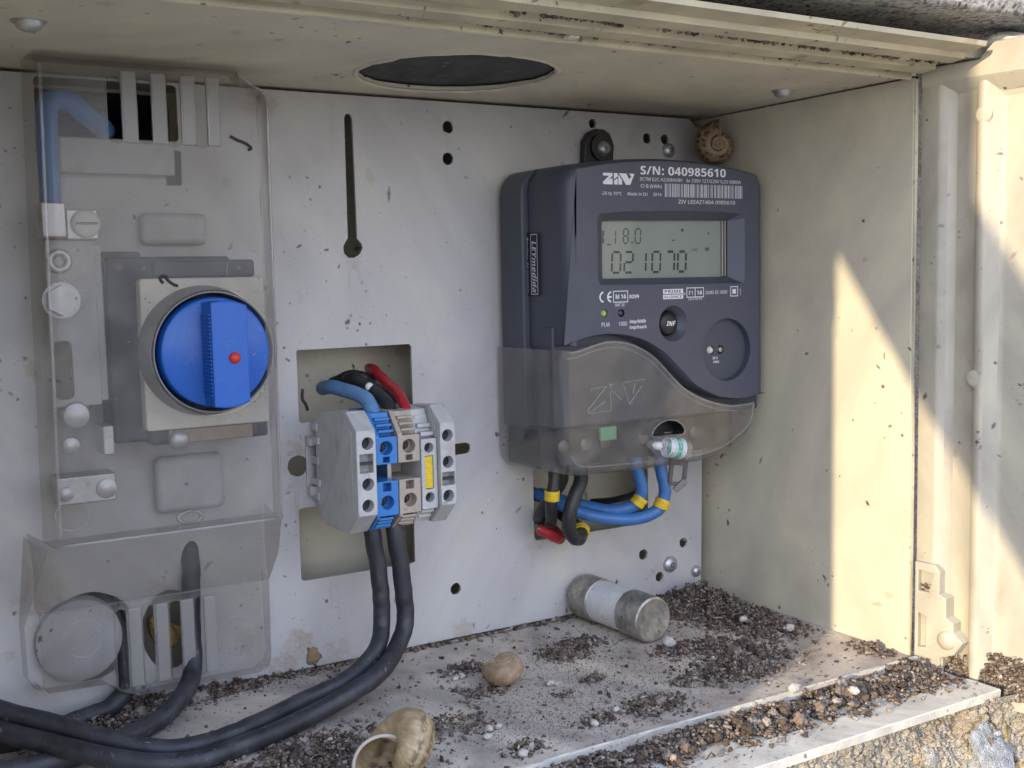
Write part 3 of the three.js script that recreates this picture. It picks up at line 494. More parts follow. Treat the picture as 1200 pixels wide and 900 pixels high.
  obj('led', [lathe([[0, 70.4], [1.4, 70.1], [2.4, 69], [2.6, 67]], [-125, 219.3, 0], 'z', 20)], std({ color: C(0.035, 0.04, 0.05), roughness: 0.15 }), t);
  // printed strip on the left side, across the joint
  const lab = canvasTex(512, 200, (g, w, h) => { g.fillStyle = 'rgb(20,22,28)'; g.fillRect(0, 0, w, h); g.strokeStyle = g.fillStyle = 'rgb(205,210,220)'; g.lineWidth = 7; g.strokeRect(14, 10, w - 28, 84); g.font = 'italic bold 78px sans-serif'; g.save(); g.translate(60, 80); g.scale(1.02, 1); g.fillText('LEYmedida', 0, 0); g.restore(); g.font = 'bold 42px sans-serif'; g.save(); g.translate(30, 158); g.scale(1.12, 1); g.fillText('Precinto de garantía', 0, 0); g.restore(); });
  const strip = new THREE.BufferGeometry();
  strip.setAttribute('position', new THREE.Float32BufferAttribute([-172.7, 272, 46, -172.7, 231.5, 46, -172.75, 231.5, 28, -172.75, 272, 28], 3));
  strip.setAttribute('uv', new THREE.Float32BufferAttribute([0, 1, 1, 1, 1, 0, 0, 0], 2)); strip.setIndex([0, 2, 1, 0, 3, 2]); strip.computeVertexNormals(); strip.userData.keepUV = true;
  obj('side_sticker', strip, std({ map: lab, roughness: 0.45 }), t);
  obj('mounting_tab', [sheet([[-108.5, 318], [-83, 318], [-83, 337], [-86, 343], [-91, 345.6], [-97, 345.6], [-103, 343], [-107.5, 337]], [], 1, 7, 1), cyl('z', [-94, 333, 1], 9.4, 8.4, 28)], M.blackplastic, t);
  const ts = obj('screw', lathe([[0, 12.4], [3, 12.2], [4.6, 11], [5.2, 9.2]], [-93.2, 332, 0], 'z', 24), M.zinc, t);
  obj('screw_recess', cyl('z', [-93.2, 332, 11.6], 1.9, 0.95, 6), M.darksteel, ts);
  // terminals under the cover
  const tb = obj('terminal_base', [box(-174, -8, 118.5, 144, 5, 46, 2), ...[-156, -138, -90, -68].map((x) => cyl('y', [x, 116, 34], 6, 8, 20))], M.blackplastic, t);
  for (const x of [-156, -138, -122, -90, -68, -44]) obj('terminal_screw', lathe([[0, 1.6], [3, 1.5], [4.4, 0.8], [4.7, -1]], [x, 132, 46], 'z', 20), M.darksteel, tb);
  obj('green_tag', [box(-136, -123, 135.5, 144.5, 58, 61, 0.6)], std({ map: canvasTex(96, 64, (g) => { g.fillStyle = 'rgb(120,180,140)'; g.fillRect(0, 0, 96, 64); g.fillStyle = 'rgb(225,235,225)'; g.font = 'bold 44px sans-serif'; g.fillText('ES', 16, 48); }), roughness: 0.5 }), t);
  // smoky transparent terminal cover
  const cb = [[-177.5, 199], [-177.5, 132], [-176.4, 124], [-172.6, 118.4], [-166, 116.2], [-150, 115.4], [-120, 114.6], [-90, 114.6], [-62, 115.2], [-48, 117], [-34, 121], [-24, 127], [-17, 134], [-13, 143], [-11, 154.4]];
  const cTop = spline([[-11, 154.4], [-34, 153.2], [-55, 157.4], [-74.3, 165.6], [-86.6, 175], [-100.8, 188.2], [-110, 194.4], [-122, 199.6], [-135, 202], [-146, 201.4], [-157, 198.8], [-166, 197], [-177.5, 196.6]], 60);
  const bot = (d, dx = d) => cb.map(([x, y]) => [x < -170 ? x + dx : x, y + (y < 130 ? d : d * 0.4), 0]);
  const sideRings = [[2, 0.0, -1], [20, 0.6, -0.6], [60, 1.8, 0.6], [70, 2.4, 1.6], [74, 3.6, 2.8], [75.6, 5.6, 4.6], [76.2, 8.4, 6.8]].map(([z, d, dx]) => { const k = lerp(6, 0, clamp((z - 2) / 70, 0, 1)); return cb.map(([x, y], i) => [x < -165 ? x + dx : x + k * smooth(-80, -20, x) - (d * 0.6) * smooth(-60, -20, x), y + d * (1 - smooth(120, 150, y)) - 1.5, z]); });
  const frontEdge = sideRings[sideRings.length - 1];
  const ft = cTop.map(([x, y]) => [clamp(x, frontEdge[0][0], frontEdge[frontEdge.length - 1][0]), y]);
  const frontPoly = [...frontEdge.map((p) => [p[0], p[1]]).filter((p, i, a) => i > 0 && i < a.length - 1), ...ft];
  // opening for the seal: an arched window with a lip
  const arch = [[-105.5, 138], [-79, 137.2], [-78, 139.4], [-80, 143], [-85, 146.2], [-91.5, 147.4], [-98, 146.2], [-103.5, 142.6]];
  const cover = obj('terminal_cover', [loft(sideRings, false, 0.9), face(frontPoly, [rv(arch)], 76.2), loft([at(ft, 76.2), ft.map(([x, y]) => [x, y - 0.4, 72]), ft.map(([x, y]) => [x, y - 0.8, 60])], false, 0.4)], M.clear, t);
  obj('seal_recess', [loft([at(arch, 75.8), at(arch.map(([x, y]) => [x, y - 0.8]), 64)], true, 0.5), face(arch, [], 64)], M.blackplastic, cover);
  obj('cover_rim', [new THREE.TubeGeometry(new THREE.CatmullRomCurve3(ft.slice(1, -1).map(([x, y]) => V(x, y - 0.8, 76.2))), 120, 0.8, 8), new THREE.TubeGeometry(new THREE.CatmullRomCurve3(ft.slice(4, -3).map(([x, y]) => V(x - 1, y - 4.2, 76.1))), 120, 0.45, 6), new THREE.TubeGeometry(new THREE.CatmullRomCurve3(frontEdge.slice(2).map(([x, y]) => V(x, y, 76))), 80, 0.55, 6), new THREE.TubeGeometry(new THREE.CatmullRomCurve3(arch.map(([x, y]) => V(x, y, 76.4)), true), 60, 0.6, 6)], M.sealclear, cover);
  // raised maker's mark moulded into the cover
  const rib = (a, b, r = 0.42) => new THREE.TubeGeometry(new THREE.LineCurve3(V(a[0], a[1], 76.4), V(b[0], b[1], 76.4)), 4, r, 6);
  const q = (u, v) => [lerp(-157, -111, u), lerp(155.5, 176, v)];
  obj('moulded_mark', [[[0.06, 0.82], [0.32, 0.86]], [[0.06, 0.7], [0.06, 0.82]], [[0.32, 0.86], [0.02, 0.2]], [[0.02, 0.08], [0.3, 0.4]], [[0.0, 0.1], [0.02, 0.22]], [[0.4, 0.95], [0.39, 0.1]], [[0.42, 0.7], [0.58, 0.4]], [[0.36, 0.9], [0.46, 0.92]], [[0.6, 0.95], [0.72, 0.25]], [[0.72, 0.25], [0.94, 0.78]], [[0.82, 0.9], [0.78, 0.55]], [[0.62, 0.95], [1, 1]], [[0.72, 0.25], [0.78, 0.25]], [[0.02, 0.06], [0.4, 0.1]]].map(([a, b]) => rib(q(...a), q(...b))), M.sealclear, cover);
}

// ---------------------------------------------------------------- terminal strip on its rail
{
  const t = thing('terminal_strip', 'row of grey, blue and beige rail mounted terminals between two grey end stops', 'terminal block', [-282, 100, 0]);
  obj('rail', [box(-317, -238, 112, 149, 0.2, 1.6, 0.4), box(-317, -238, 112, 118, 1.6, 7, 0.4), box(-317, -238, 143, 149, 1.6, 7, 0.4)], M.zinc, t);
  const front = (x0, x1, y0, y1, z, hs, d = 7) => sheet(rrect(x0, x1, y0, y1, 0.6, 2), hs.map((h) => h.slice().reverse()), z - d, z, 0.35);
  const clampPart = (x0, x1, zf, holes, win) => {
    const g = [prism([[7, 101], [22, 96], [56, 97], [zf, 109.5], [zf, 111], [zf - 7, 111], [zf - 7, 157], [zf, 157], [zf, 158.5], [57, 168.5], [24, 166], [8, 158]].reverse(), x0, x1, 0.5), front(x0, x1, 110.6, 157.4, zf, [...holes.map(([x, y]) => circ(x, y, 3.6, 24)), ...win.map(([a, b]) => rrect((x0 + x1) / 2 - 4.2, (x0 + x1) / 2 + 4.2, a, b, 0.3, 2))], 6.8)];
    for (const [y, k] of [[112, 1], [121, 2], [134, 1], [147, 2], [155, 1]]) g.push(box(x0 - 0.8 * k, x0 + 1, y - 2.2, y + 2.2, 2, 9 + 3 * k, 0.5));
    const e = obj('end_stop', g, M.greyplastic, t);
    for (const [x, y] of holes) obj('socket', cyl('z', [x, y, zf - 6.9], 3.7, 0.5, 20), M.switchgrey, e);
    for (const [a, b] of win) obj('window_bar', box((x0 + x1) / 2 - 4.2, (x0 + x1) / 2 + 4.2, (a + b) / 2 - 0.8, (a + b) / 2 + 0.8, zf - 3, zf - 0.8, 0.2), M.switchgrey, e);
    return e;
  };
  clampPart(-313, -301, 71, [[-306, 151], [-306.4, 127.4], [-306.8, 112.4]].map(([x, y]) => [x, Math.max(y, 115)]), [[134, 145]]);
  clampPart(-259, -249, 70, [[-254, 151], [-254, 135], [-254.2, 114.6]], [[121, 129]]);
  const module = (name, x0, x1, zf, m) => {
    const xc = (x0 + x1) / 2, g = [];
    g.push(prism([[6, 108], [30, 97], [54, 97], [zf - 7, 106.4], [zf - 7, 126.6], [40, 127.4], [40, 137], [zf - 7, 137.4], [zf - 7, 153], [54, 166], [30, 167], [6, 156]].reverse(), x0, x1, 0.35));
    g.push(front(x0, x1, 137, 153, zf, [circ(xc, 146.4, 4.1, 24), rrect(xc - 2.2, xc + 2.2, 138, 141.4, 0.3, 2)], 7), front(x0, x1, 106.6, 127, zf, [circ(xc, 114.4, 4.1, 24), rrect(xc - 2.6, xc + 2.6, 121, 126, 0.3, 2)], 7));
    for (const k of [0, 1, 2]) { const f = 0.14 + 0.29 * k; const y = lerp(153.6, 165, f), z = lerp(zf - 2.5, 55, f); g.push(box(x0 + 3.4, x1 - 1, y, y + 1.6, z - 5, z + 1.4, 0.3)); const y2 = lerp(106, 98, f), z2 = lerp(zf - 2.5, 55, f); g.push(box(x0 + 2.4, x1 - 2.4, y2 - 1.2, y2 + 0.4, z2 - 5, z2 + 1.4, 0.3)); }
    g.push(prism([[zf - 7, 152.4], [zf, 152.4], [zf - 0.4, 154], [54, 166.6], [48, 166]].reverse(), x0, x0 + 3, 0.2), prism([[zf - 7, 107], [48, 98], [54, 96.6], [zf - 0.4, 105.4], [zf, 107]].reverse(), x0, x0 + 2, 0.2));
    const o = obj(name, g, m, t);
    for (const y of [146.4, 114.4]) { const s = obj('screw', lathe([[0, 0.8], [2.6, 0.7], [3.4, 0], [3.5, -1]], [xc, y, zf - 7.4], 'z', 20), M.darksteel, o); obj('slot', box(xc - 0.5, xc + 0.5, y - 2.8, y + 2.8, zf - 6.8, zf - 6.4, 0.1), M.dark, s); }
    return o;
  };
  module('terminal', -299.4, -285.2, 66, M.blueplastic);
  module('terminal', -284.6, -270.6, 66, M.beigeplastic);
  obj('metal_link', box(-287, -284, 126, 139, 40, 55, 0.5), M.steel, t);
  const n = obj('narrow_terminal', [prism([[6, 108], [30, 97], [54, 98], [60, 107], [60, 150], [52, 166], [30, 167], [6, 156]].reverse(), -270, -259.6, 0.35), front(-270, -259.6, 107.6, 149.6, 66.5, [circ(-264.8, 144.2, 3, 22), circ(-264.8, 114.4, 3, 22), rrect(-267.6, -262, 119.4, 139.4, 0.4, 2)], 7), ...[0, 1, 2].map((k) => box(-268.6, -260, 151 + 4.6 * k, 153.4 + 4.6 * k, 50, 63.6 - 4.2 * k, 0.4)), ...[0, 1].map((k) => box(-268.6, -260, 101 + 3.6 * k, 103 + 3.6 * k, 50, 58 + 4 * k, 0.4))], M.greyplastic, t);
  obj('label_slip', [box(-267.4, -262.2, 119.8, 139, 63, 65.6, 0.3), ...Array.from({ length: 5 }, (_, i) => box(-267.2, -262.4, 121.4 + i * 3.6, 122 + i * 3.6, 65, 65.9, 0.1))], M.yellow, n);
  for (const y of [144.2, 114.4]) obj('socket', cyl('z', [-264.8, y, 60.2], 2.9, 0.4, 18), M.switchgrey, n);
  // dirt caught along the rail
}

// ---------------------------------------------------------------- rotary isolator behind a dusty clear cover
{
  const t = thing('isolator_switch', 'rotary isolator with blue knob inside a cloudy clear plastic cover', 'isolator switch', [-412, 10, 0]);
  // inner parts
  const body = obj('switch_body', [box(-436, -368, 158, 259, 1, 29, 2), box(-437, -416, 176, 262, 1, 24, 2), box(-412, -355, 247, 257, 10, 33, 2), box(-418, -352, 156, 166, 4, 36, 2)], M.switchgrey, t);
  obj('switch_plate', sheet(rrect(-421, -352, 164.5, 247, 2, 4), [], 29.2, 39, 1), M.cream, t);
  obj('knob_collar', [lathe([[36, 39], [35.4, 44], [33, 58.6], [32.6, 59.4], [32, 59.4], [31.8, 58], [31.8, 39.2]], [-387.8, 206.9, 0], 'z', 64)], std({ map: grime([0.21, 0.21, 0.21], { seed: 52, size: 0.1, n: 256, specks: 90, blots: 14, blot: [0.36, 0.33, 0.28] }), roughness: 0.5 }), t);
  obj('collar_floor', lathe([[0, 41], [32, 41]], [-387.8, 206.9, 0], 'z', 40), M.switchgrey, body);
  obj('warning_strip', box(-409, -362, 156.6, 164, 36.2, 37.6, 0.4), std({ map: grime([0.34, 0.26, 0.19], { seed: 51, size: 0.08, n: 256, specks: 60 }), roughness: 0.5 }), body);
  obj('screw', lathe([[0, 2], [4, 1.6], [5.6, 0], [5.8, -1.5]], [-403.5, 158.5, 39], 'z', 24), M.zinc, body);
  const knob = obj('knob', [lathe([[0, 62.4], [27.4, 62.4], [29, 61.6], [29.6, 60], [29.6, 42]], [-387.8, 207, 0], 'z', 72), (() => {
    const o = []; const xa = -395, xb = -375.6, r = 29, cx = -387.8, cy = 207;
    for (let i = 0; i <= 8; i++) { const x = lerp(xb, xa, i / 8); o.push([x, cy + Math.sqrt(r * r - (x - cx) ** 2) - 1.4]); }
    for (let i = 0; i <= 8; i++) { const x = lerp(xa, xb, i / 8); o.push([x, cy - Math.sqrt(r * r - (x - cx) ** 2) + 0.4]); }
    return sheet(o, [], 61, 79, 0.9);
  })()], M.knob, t);
  obj('grip_ribs', Array.from({ length: 22 }, (_, i) => box(-395.8, -394.6, 185 + i * 2, 186 + i * 2, 63, 77.4, 0.2)), M.knob, knob);
  obj('position_pin', lathe([[0, 81.6], [1.8, 81.3], [2.9, 80.2], [3.1, 78.5]], [-383.4, 204.6, 0], 'z', 24), M.red, knob);
  // left hand bar and clamps
  const bar = obj('neutral_bar', [sheet(rrect(-465.5, -441, 180, 268, 1, 3), [rrect(-464, -455, 184, 215, 3, 4).slice().reverse()], 24, 28, 0.4), box(-442, -437, 182, 266, 10, 26, 1)], M.palegrey, t);
  obj('copper_strip', box(-465, -453, 263, 274, 22, 24, 0.3), M.copper, bar);
  obj('upper_clamp', [box(-468, -456, 269, 287, 20, 38, 1), box(-455, -439, 268, 284, 20, 32, 1)], M.zinc, bar);
  obj('clamp_screw', [lathe([[0, 3.4], [5.6, 3], [7.2, 1.6], [7.6, -1]], [-445.4, 276.4, 32.6], 'z', 28)], M.white, bar);
  obj('screw_slot', [box(-451, -440, 275.8, 277, 35.6, 36.3, 0.2)], M.darksteel, bar);
  obj('bolt', [cyl('z', [-459, 236.5, 28], 8.2, 6, 6), cyl('z', [-459, 236.5, 28], 9.6, 1, 28)], M.zinc, bar);
  obj('ring_lug', [new THREE.TorusGeometry(4.6, 2, 10, 24).translate(-459, 257, 29)], M.zinc, bar);
  obj('lower_clamp', [box(-467, -437, 128, 143, 14, 32, 1), box(-443, -437, 153, 169, 16, 34, 1)], M.zinc, t);
  for (const [x, y, r, z] of [[-455, 175.4, 7.2, 30], [-458.6, 159.4, 5, 30], [-442, 135, 5.8, 32], [-463, 134, 4.4, 32]]) obj('screw', lathe([[0, 2.2], [r * 0.5, 2], [r * 0.9, 1], [r, -1.4]], [x, y, z], 'z', 24), M.zinc, t);
  obj('back_rail', [box(-452, -391, 305, 324, 3, 9, 0.8)], M.palegrey, t);
  obj('upper_terminal', box(-411, -373, 266, 284, -1, 7, 4), M.palegrey, t);
  obj('lower_terminal', box(-410, -370, 112, 145, -1, 8, 4), M.palegrey, t);
  obj('wire_loop', new THREE.TorusGeometry(5, 1, 8, 24).scale(1.3, 0.7, 1).translate(-396, 112, 24), M.zinc, t);
  obj('gland_cap', [lathe([[0, 8], [15, 8], [16, 7.6], [20, 7], [23, 5], [24, -4]], [-455.5, 46, 0], 'z', 44)], M.palegrey, t);
  // cover: raised box, slanted apron, shallow lower part
  const F = 60, out = [[-473.5, 110], [-351, 110], [-349.6, 340], [-350.6, 346], [-354, 349.6], [-360, 351.6], [-365, 354.4], [-368, 358], [-470.5, 358]];
  const fine = (p, n = 6) => { const o = []; p.forEach((a, i) => { const b = p[(i + 1) % p.length]; for (let k = 0; k < n; k++) o.push([lerp(a[0], b[0], k / n), lerp(a[1], b[1], k / n)]); }); return o; };
  const o6 = fine(out), bevelRings = [[2, -6], [30, -2], [48, -0.2], [53, 0.7], [56.5, 2.2], [58.8, 4.4], [59.7, 6.6], [60, 9]].map(([z, d]) => at(inset(o6, d).map(([x, y]) => [x, y > 340 ? Math.min(y, 358.6) : Math.max(y, 110 + Math.max(0, d * 0.5))]), z));
  const fo = inset(o6, 9).map(([x, y]) => [x, y > 340 ? Math.min(y, 358.6) : Math.max(y, 114.5)]);
  const slotTop = [-433.6, -418.7, -403.7, -389.6].map((x) => rrect(x - 3.6, x + 3.6, 315.4, 348.4, 3, 4));
  const bite = circ(-387.6, 206.6, 34, 72).map(([x, y], i) => { const a = i / 72 * TAU, j = smooth(0.75, 0.95, Math.cos(a + 0.55)); return [x + j * 1.8 * noise(i * 0.9, 3, 1), y + j * 1.8 * noise(i * 0.9, 8, 1)]; });
  const rv = (h) => h.slice().reverse();
  const wallOf = (h, z, dep) => loft([at(h, z), at(inset(h, -0.25), z - dep)], true, 0.6);
  const lowOut = [[-478, 27], [-474, 23.4], [-444, 22.6], [-437, 17], [-428, 12.6], [-400, 12], [-356, 12], [-351.4, 15], [-350, 20], [-349.4, 67], [-478, 67]];
  const slotLow = [-435.4, -420.4, -405.4, -391.2].map((x) => rrect(x - 3.1, x + 3.1, 17.4, 63.5, 2.6, 4));
  const apron = loft([[[-478, 67, 2], [-478, 67, 18], [-349.4, 67, 18], [-345, 67, 2]], [[-477, 88, 2], [-476.5, 88, 38.6], [-350, 88, 38.6], [-346, 88, 2]], [[-479.5, 110, 2], [-472, 110.6, 55], [-353, 110.6, 55], [-345, 110, 2]]], false, 0.3);
  const cover = obj('clear_cover', [loft(bevelRings.slice(1), true, 0.9), face(fo, [...slotTop, bite].map(rv), F), ...slotTop.map((h) => wallOf(h, F, 3)), wallOf(bite, F, 2.2),
    apron, face(lowOut, slotLow.map(rv), 18), ...slotLow.map((h) => wallOf(h, 18, 4)), loft([at(lowOut.slice(0, 10), 18), at(inset(lowOut, -1.6).slice(0, 10), 13), at(inset(lowOut, -2.2).slice(0, 10), 1)], false, 0.8),
    loft([[[-478, 25, 17.6], [-481, 26, 15], [-484, 32, 11], [-484.4, 60, 10], [-476, 108, 50]], [[-478, 24, 1], [-482, 25, 1], [-485.6, 31, 1], [-486, 60, 1], [-481, 108, 1]]], false, 0.5)], M.hazy, t);
  for (const x of [-426.2, -411.2, -396.2, -383.2]) obj('vent_bar', box(x - 3.7, x + 3.7, 315.8, 352, 58.2, 60.5, 0.9), M.frost, cover);
  for (const x of [-427.9, -412.9, -398.4, -385.6]) obj('vent_bar', box(x - 3.6, x + 3.6, 17.8, 63.4, 16.4, 18.5, 0.9), M.frost, cover);
  // thick moulded edges catch the light
  const edge = (pts, r, closed = false) => new THREE.TubeGeometry(new THREE.CatmullRomCurve3(pts.map((p) => V(...p)), closed, 'catmullrom', 0.05), 90, r, 7, closed);
  obj('moulded_edges', [edge([[-467.8, 353, 57.9], [-470.7, 117, 57.9]], 0.95), edge([[-352.9, 337, 57.9], [-354.2, 117, 57.9]], 0.9), edge([[-350, 338, 50], [-351.3, 114, 50]], 0.7), edge([[-469, 112, 57.6], [-356, 112, 57.6]], 0.9), edge([[-364, 352, 58], [-360, 349, 58], [-355.5, 347, 58], [-353, 342, 58], [-352.9, 336, 58]], 0.7),
     edge([[-476, 67.6, 18], [-351, 67.6, 18]], 0.7), ...[-429.9, -414.9, -399.9, -386].map((x) => edge([[x, 317, 60.2], [x, 351, 60.2]], 0.75)), ...[-432.1, -417.1, -402.1, -387.9].map((x) => edge([[x, 18.6, 18.2], [x, 63, 18.2]], 0.65)), edge([[-349.8, 66, 17.4], [-350.4, 20, 17.4], [-354, 13, 17.4]], 0.6)], M.sealclear, cover);
  for (const [x, y, r, z] of [[-453.4, 252.4, 10.9, 60.2], [-368.3, 249.8, 11.6, 60.2], [-465, 128, 8, 60.2], [-455.6, 51, 10.6, 18.2], [-370, 36, 12.4, 18.2]]) obj('knockout_ring', new THREE.TorusGeometry(r, 0.28, 6, 48).translate(x, y, z), M.sealclear, cover);
}

// ---------------------------------------------------------------- wires and cables
function wire(name, label, cat, pts, r, m, group, seg = 70) {
  const lo = pts.reduce((a, b) => (b[1] < a[1] ? b : a));
  const g = thing(name, label, cat, lo, group);
  const w = obj('sheath', tube(pts, r, seg), m, g);
  return { g, w };
}
wire('insulated_wire', 'pale blue wire seen through the cloudy cover above the left clamp', 'wire', [[-424, 331, -12], [-430, 329, 12], [-440, 333, 26], [-452, 340, 32], [-460, 338, 32], [-461.6, 326, 30], [-461.6, 286, 29]], 5.4, M.bluewire);
wire('insulated_wire', 'blue wire entering the top of the blue rail terminal', 'wire', [[-297.5, 176, -16], [-299, 178, 2], [-295.6, 176.6, 20], [-291.4, 172.4, 38], [-290.4, 162, 47], [-290.4, 152, 49]], 4.5, M.palebluewire);
wire('insulated_wire', 'black wire entering the beige rail terminal beside the blue wire', 'wire', [[-283, 179, -16], [-285, 182, 2], [-280.6, 177, 20], [-278, 169, 38], [-277.4, 160, 46], [-277.4, 152, 49]], 4.2, M.blackwire);
wire('insulated_wire', 'black wire crossing behind the red wire inside the upper opening', 'wire', [[-290, 178, -18], [-280, 183, -8], [-266, 178, -5], [-253, 170, -7], [-244, 166, -16]], 4.1, M.blackwire);
wire('insulated_wire', 'red wire bending down into the rail terminals', 'wire', [[-264, 186.6, -18], [-267, 186.6, -4], [-267.6, 181, 12], [-266.6, 174, 30], [-268.8, 165, 45], [-270.6, 154, 49]], 3.3, M.redwire);
{
  const w = thing('wire_tag', 'small white marker dot on the black wire above the rail terminals', 'marker', [-282, 178, 22]);
  obj('marker', lathe([[0, 1.4], [1.6, 1.2], [2.5, 0.4], [2.7, -0.6]], [-282.6, 178.6, 23.6], 'z', 18), M.white, w);
}
wire('power_cable', 'thick black cable from the terminals, the one nearer the isolator', 'cable', [[-292, 112, 43], [-294, 94, 46], [-291, 74, 46], [-289.4, 53, 46], [-290, 37, 47], [-299, 25, 57], [-318, 15, 64], [-350, 9, 70], [-381, 7, 82], [-408, 6.4, 91], [-432, 8, 92], [-456, 14, 79], [-480, 20, 54], [-502, 26, 36], [-511, 29, 27]], 5.2, M.cable, null, 140);
wire('power_cable', 'thick black cable from the terminals, the one nearer the fuse on the floor', 'cable', [[-278, 112, 46], [-281, 94, 50], [-278, 73, 50], [-276, 52, 50], [-276.4, 36, 51], [-285, 26, 58], [-306, 18, 76], [-336, 10, 84], [-370, 6, 94], [-404, 6, 106], [-430, 6, 108], [-459, 10, 93], [-482, 14, 67], [-503, 18, 45], [-511, 20, 38]], 5.4, M.cable, null, 140);
wire('power_cable', 'black cable dropping from the vents of the isolator cover to the floor', 'cable', [[-389, 96, -8], [-391, 78, 2], [-393.4, 60, 8], [-394.4, 36, 10], [-397, 21, 18], [-408, 13, 34], [-422, 7, 44], [-443, 6, 57], [-467, 6, 67], [-492, 6, 70], [-511, 7, 70]], 5.4, M.cable);
wire('power_cable', 'black cable curling from behind the pale gland under the isolator', 'cable', [[-441, 72, -14], [-433, 50, -6], [-431, 28, 0], [-432, 14, 6], [-443, 7, 12], [-460, 6, 18], [-478, 6, 26], [-496, 8, 36], [-511, 12, 42]], 5.4, M.cable);
function cableTag(parent, at3, dir, r) {
  const qn = new THREE.Quaternion().setFromUnitVectors(V(0, 0, 1), V(...dir).normalize());
  obj('marker_sleeve', [lathe([[r + 0.1, -3.4], [r + 0.9, -3.4], [r + 1.1, -2.9], [r + 1.1, -0.6], [r + 0.8, -0.4], [r + 0.8, 0.4], [r + 1.1, 0.6], [r + 1.1, 2.9], [r + 0.9, 3.4], [r + 0.1, 3.4]], [0, 0, 0], 'z', 16).applyQuaternion(qn).translate(...at3)], M.yellow, parent);
}
{
  const a = wire('meter_wire', 'black meter wire with a yellow sleeve just below the cover', 'wire', [[-157, 122, 36], [-158, 111, 38], [-160, 100, 38], [-158.5, 88, 34], [-152, 78, 24], [-144, 74, 8], [-140, 72, -14]], 4.1, M.blackwire); cableTag(a.g, [-160, 99, 38], [0, 1, 0.1], 4.1);
  const b = wire('meter_wire', 'black meter wire looping down to a yellow sleeve beside the red stub', 'wire', [[-138, 122, 36], [-139, 110, 42], [-147, 97, 45], [-151, 83, 44], [-147, 71, 41], [-138, 66, 36], [-128, 66, 24], [-122, 69, 8], [-119, 73, -14]], 4.8, M.blackwire); cableTag(b.g, [-126, 67, 22], [0.6, 0.2, -0.8], 4.8);
  wire('meter_wire', 'black meter wire half hidden behind its neighbours under the meter', 'wire', [[-147, 122, 30], [-146, 108, 30], [-150, 96, 24], [-153, 84, 14], [-148, 76, 2], [-140, 72, -14]], 4.1, M.blackwire);
  wire('meter_wire', 'thin black meter wire between the two blue meter wires', 'wire', [[-80, 122, 30], [-79, 104, 31], [-79, 90, 24], [-84, 82, 6], [-92, 78, -14]], 2.4, M.blackwire);
  const c = wire('meter_wire', 'left blue meter wire with a tilted yellow sleeve', 'wire', [[-91, 124, 36], [-90, 108, 40], [-87.6, 94, 41], [-91, 84, 37], [-102, 80, 28], [-115, 82, 14], [-128, 86, 0], [-138, 90, -14]], 4.3, M.bluewire); cableTag(c.g, [-89, 87, 39.6], [-0.55, -0.8, -0.3], 4.3);
  const d = wire('meter_wire', 'right blue meter wire sweeping left across the opening', 'wire', [[-70, 124, 38], [-72, 108, 43], [-70.4, 92, 45], [-74, 80, 42.6], [-86, 74.4, 38], [-104, 74.6, 30], [-122, 79, 17], [-136, 86, 4], [-146, 92, -14]], 4.5, M.bluewire); cableTag(d.g, [-72.4, 83.6, 44], [-0.4, -0.9, -0.1], 4.5);
  const e = wire('meter_wire', 'short red wire stub with a cut end below the meter', 'wire', [[-160.5, 73.4, 22], [-151, 67.6, 23], [-142, 63, 18], [-133, 61.4, 6], [-127, 64, -14]], 3.4, M.redwire);
  obj('cut_end', [new THREE.SphereGeometry(2, 12, 8).translate(-160.5, 73.4, 22)], M.copper, e.g);
}
// ---------------------------------------------------------------- seal on the meter cover
{
  const t = thing('security_seal', 'clear plastic seal with white and green printed band hanging from the meter cover', 'seal', [-92, 118, 79]);
  const ax = new THREE.Quaternion().setFromUnitVectors(V(0, 1, 0), V(0.93, -0.18, 0.1).normalize());
  const turn = (g) => g.applyQuaternion(ax).translate(-98, 130.6, 82.5);
  obj('barrel', [turn(lathe([[0, -15], [2.4, -14.6], [3.6, -12], [5.8, -9], [7.2, -6], [7.8, 4], [7.8, 14], [7, 15], [0, 15]], [0, 0, 0], 'y', 28))], M.sealclear, t);
  const map = canvasTex(256, 256, (g) => { g.fillStyle = 'rgb(214,216,222)'; g.fillRect(0, 0, 256, 256); g.fillStyle = 'rgb(120,205,180)'; g.fillRect(0, 62, 256, 88); g.fillStyle = 'rgb(20,120,90)'; g.font = 'bold 84px sans-serif'; for (const x of [2, 90, 176]) g.fillText('S2', x, 138); g.fillStyle = 'rgb(90,95,110)'; g.fillRect(0, 176, 256, 5); g.font = 'bold 40px sans-serif'; for (const x of [10, 96, 180]) g.fillText('ei', x, 228); });
  const band = new THREE.CylinderGeometry(7.0, 6.7, 12, 28, 1, true).translate(0, 5, 0); band.userData.keepUV = true;
  const bg = band.applyQuaternion(ax).translate(-98, 130.6, 82.5); bg.userData.keepUV = true;
  obj('printed_band', bg, std({ map, roughness: 0.4, side: THREE.DoubleSide }), t);
  obj('insert', [turn(lathe([[0, -12], [2.6, -10], [3, -6], [0, -5]], [0, 0, 0], 'y', 16))], M.ceramic, t);
  obj('flag', sheet(rrect(-6, 6, -10, 9, 1.6, 3), [rrect(-3.4, 3.4, -7.4, 4, 1, 2).slice().reverse()], -2, 2, 0.5).rotateZ(-0.12).rotateY(-0.5).translate(-86.4, 113, 79), M.smoke, t);
  obj('flag_end', sheet(rrect(-5, 5, -2, 2, 0.6, 2), [], -1.4, 1.6, 0.4).rotateZ(0.75).rotateY(-0.5).translate(-85.6, 103.4, 80), M.darksteel, t);
}
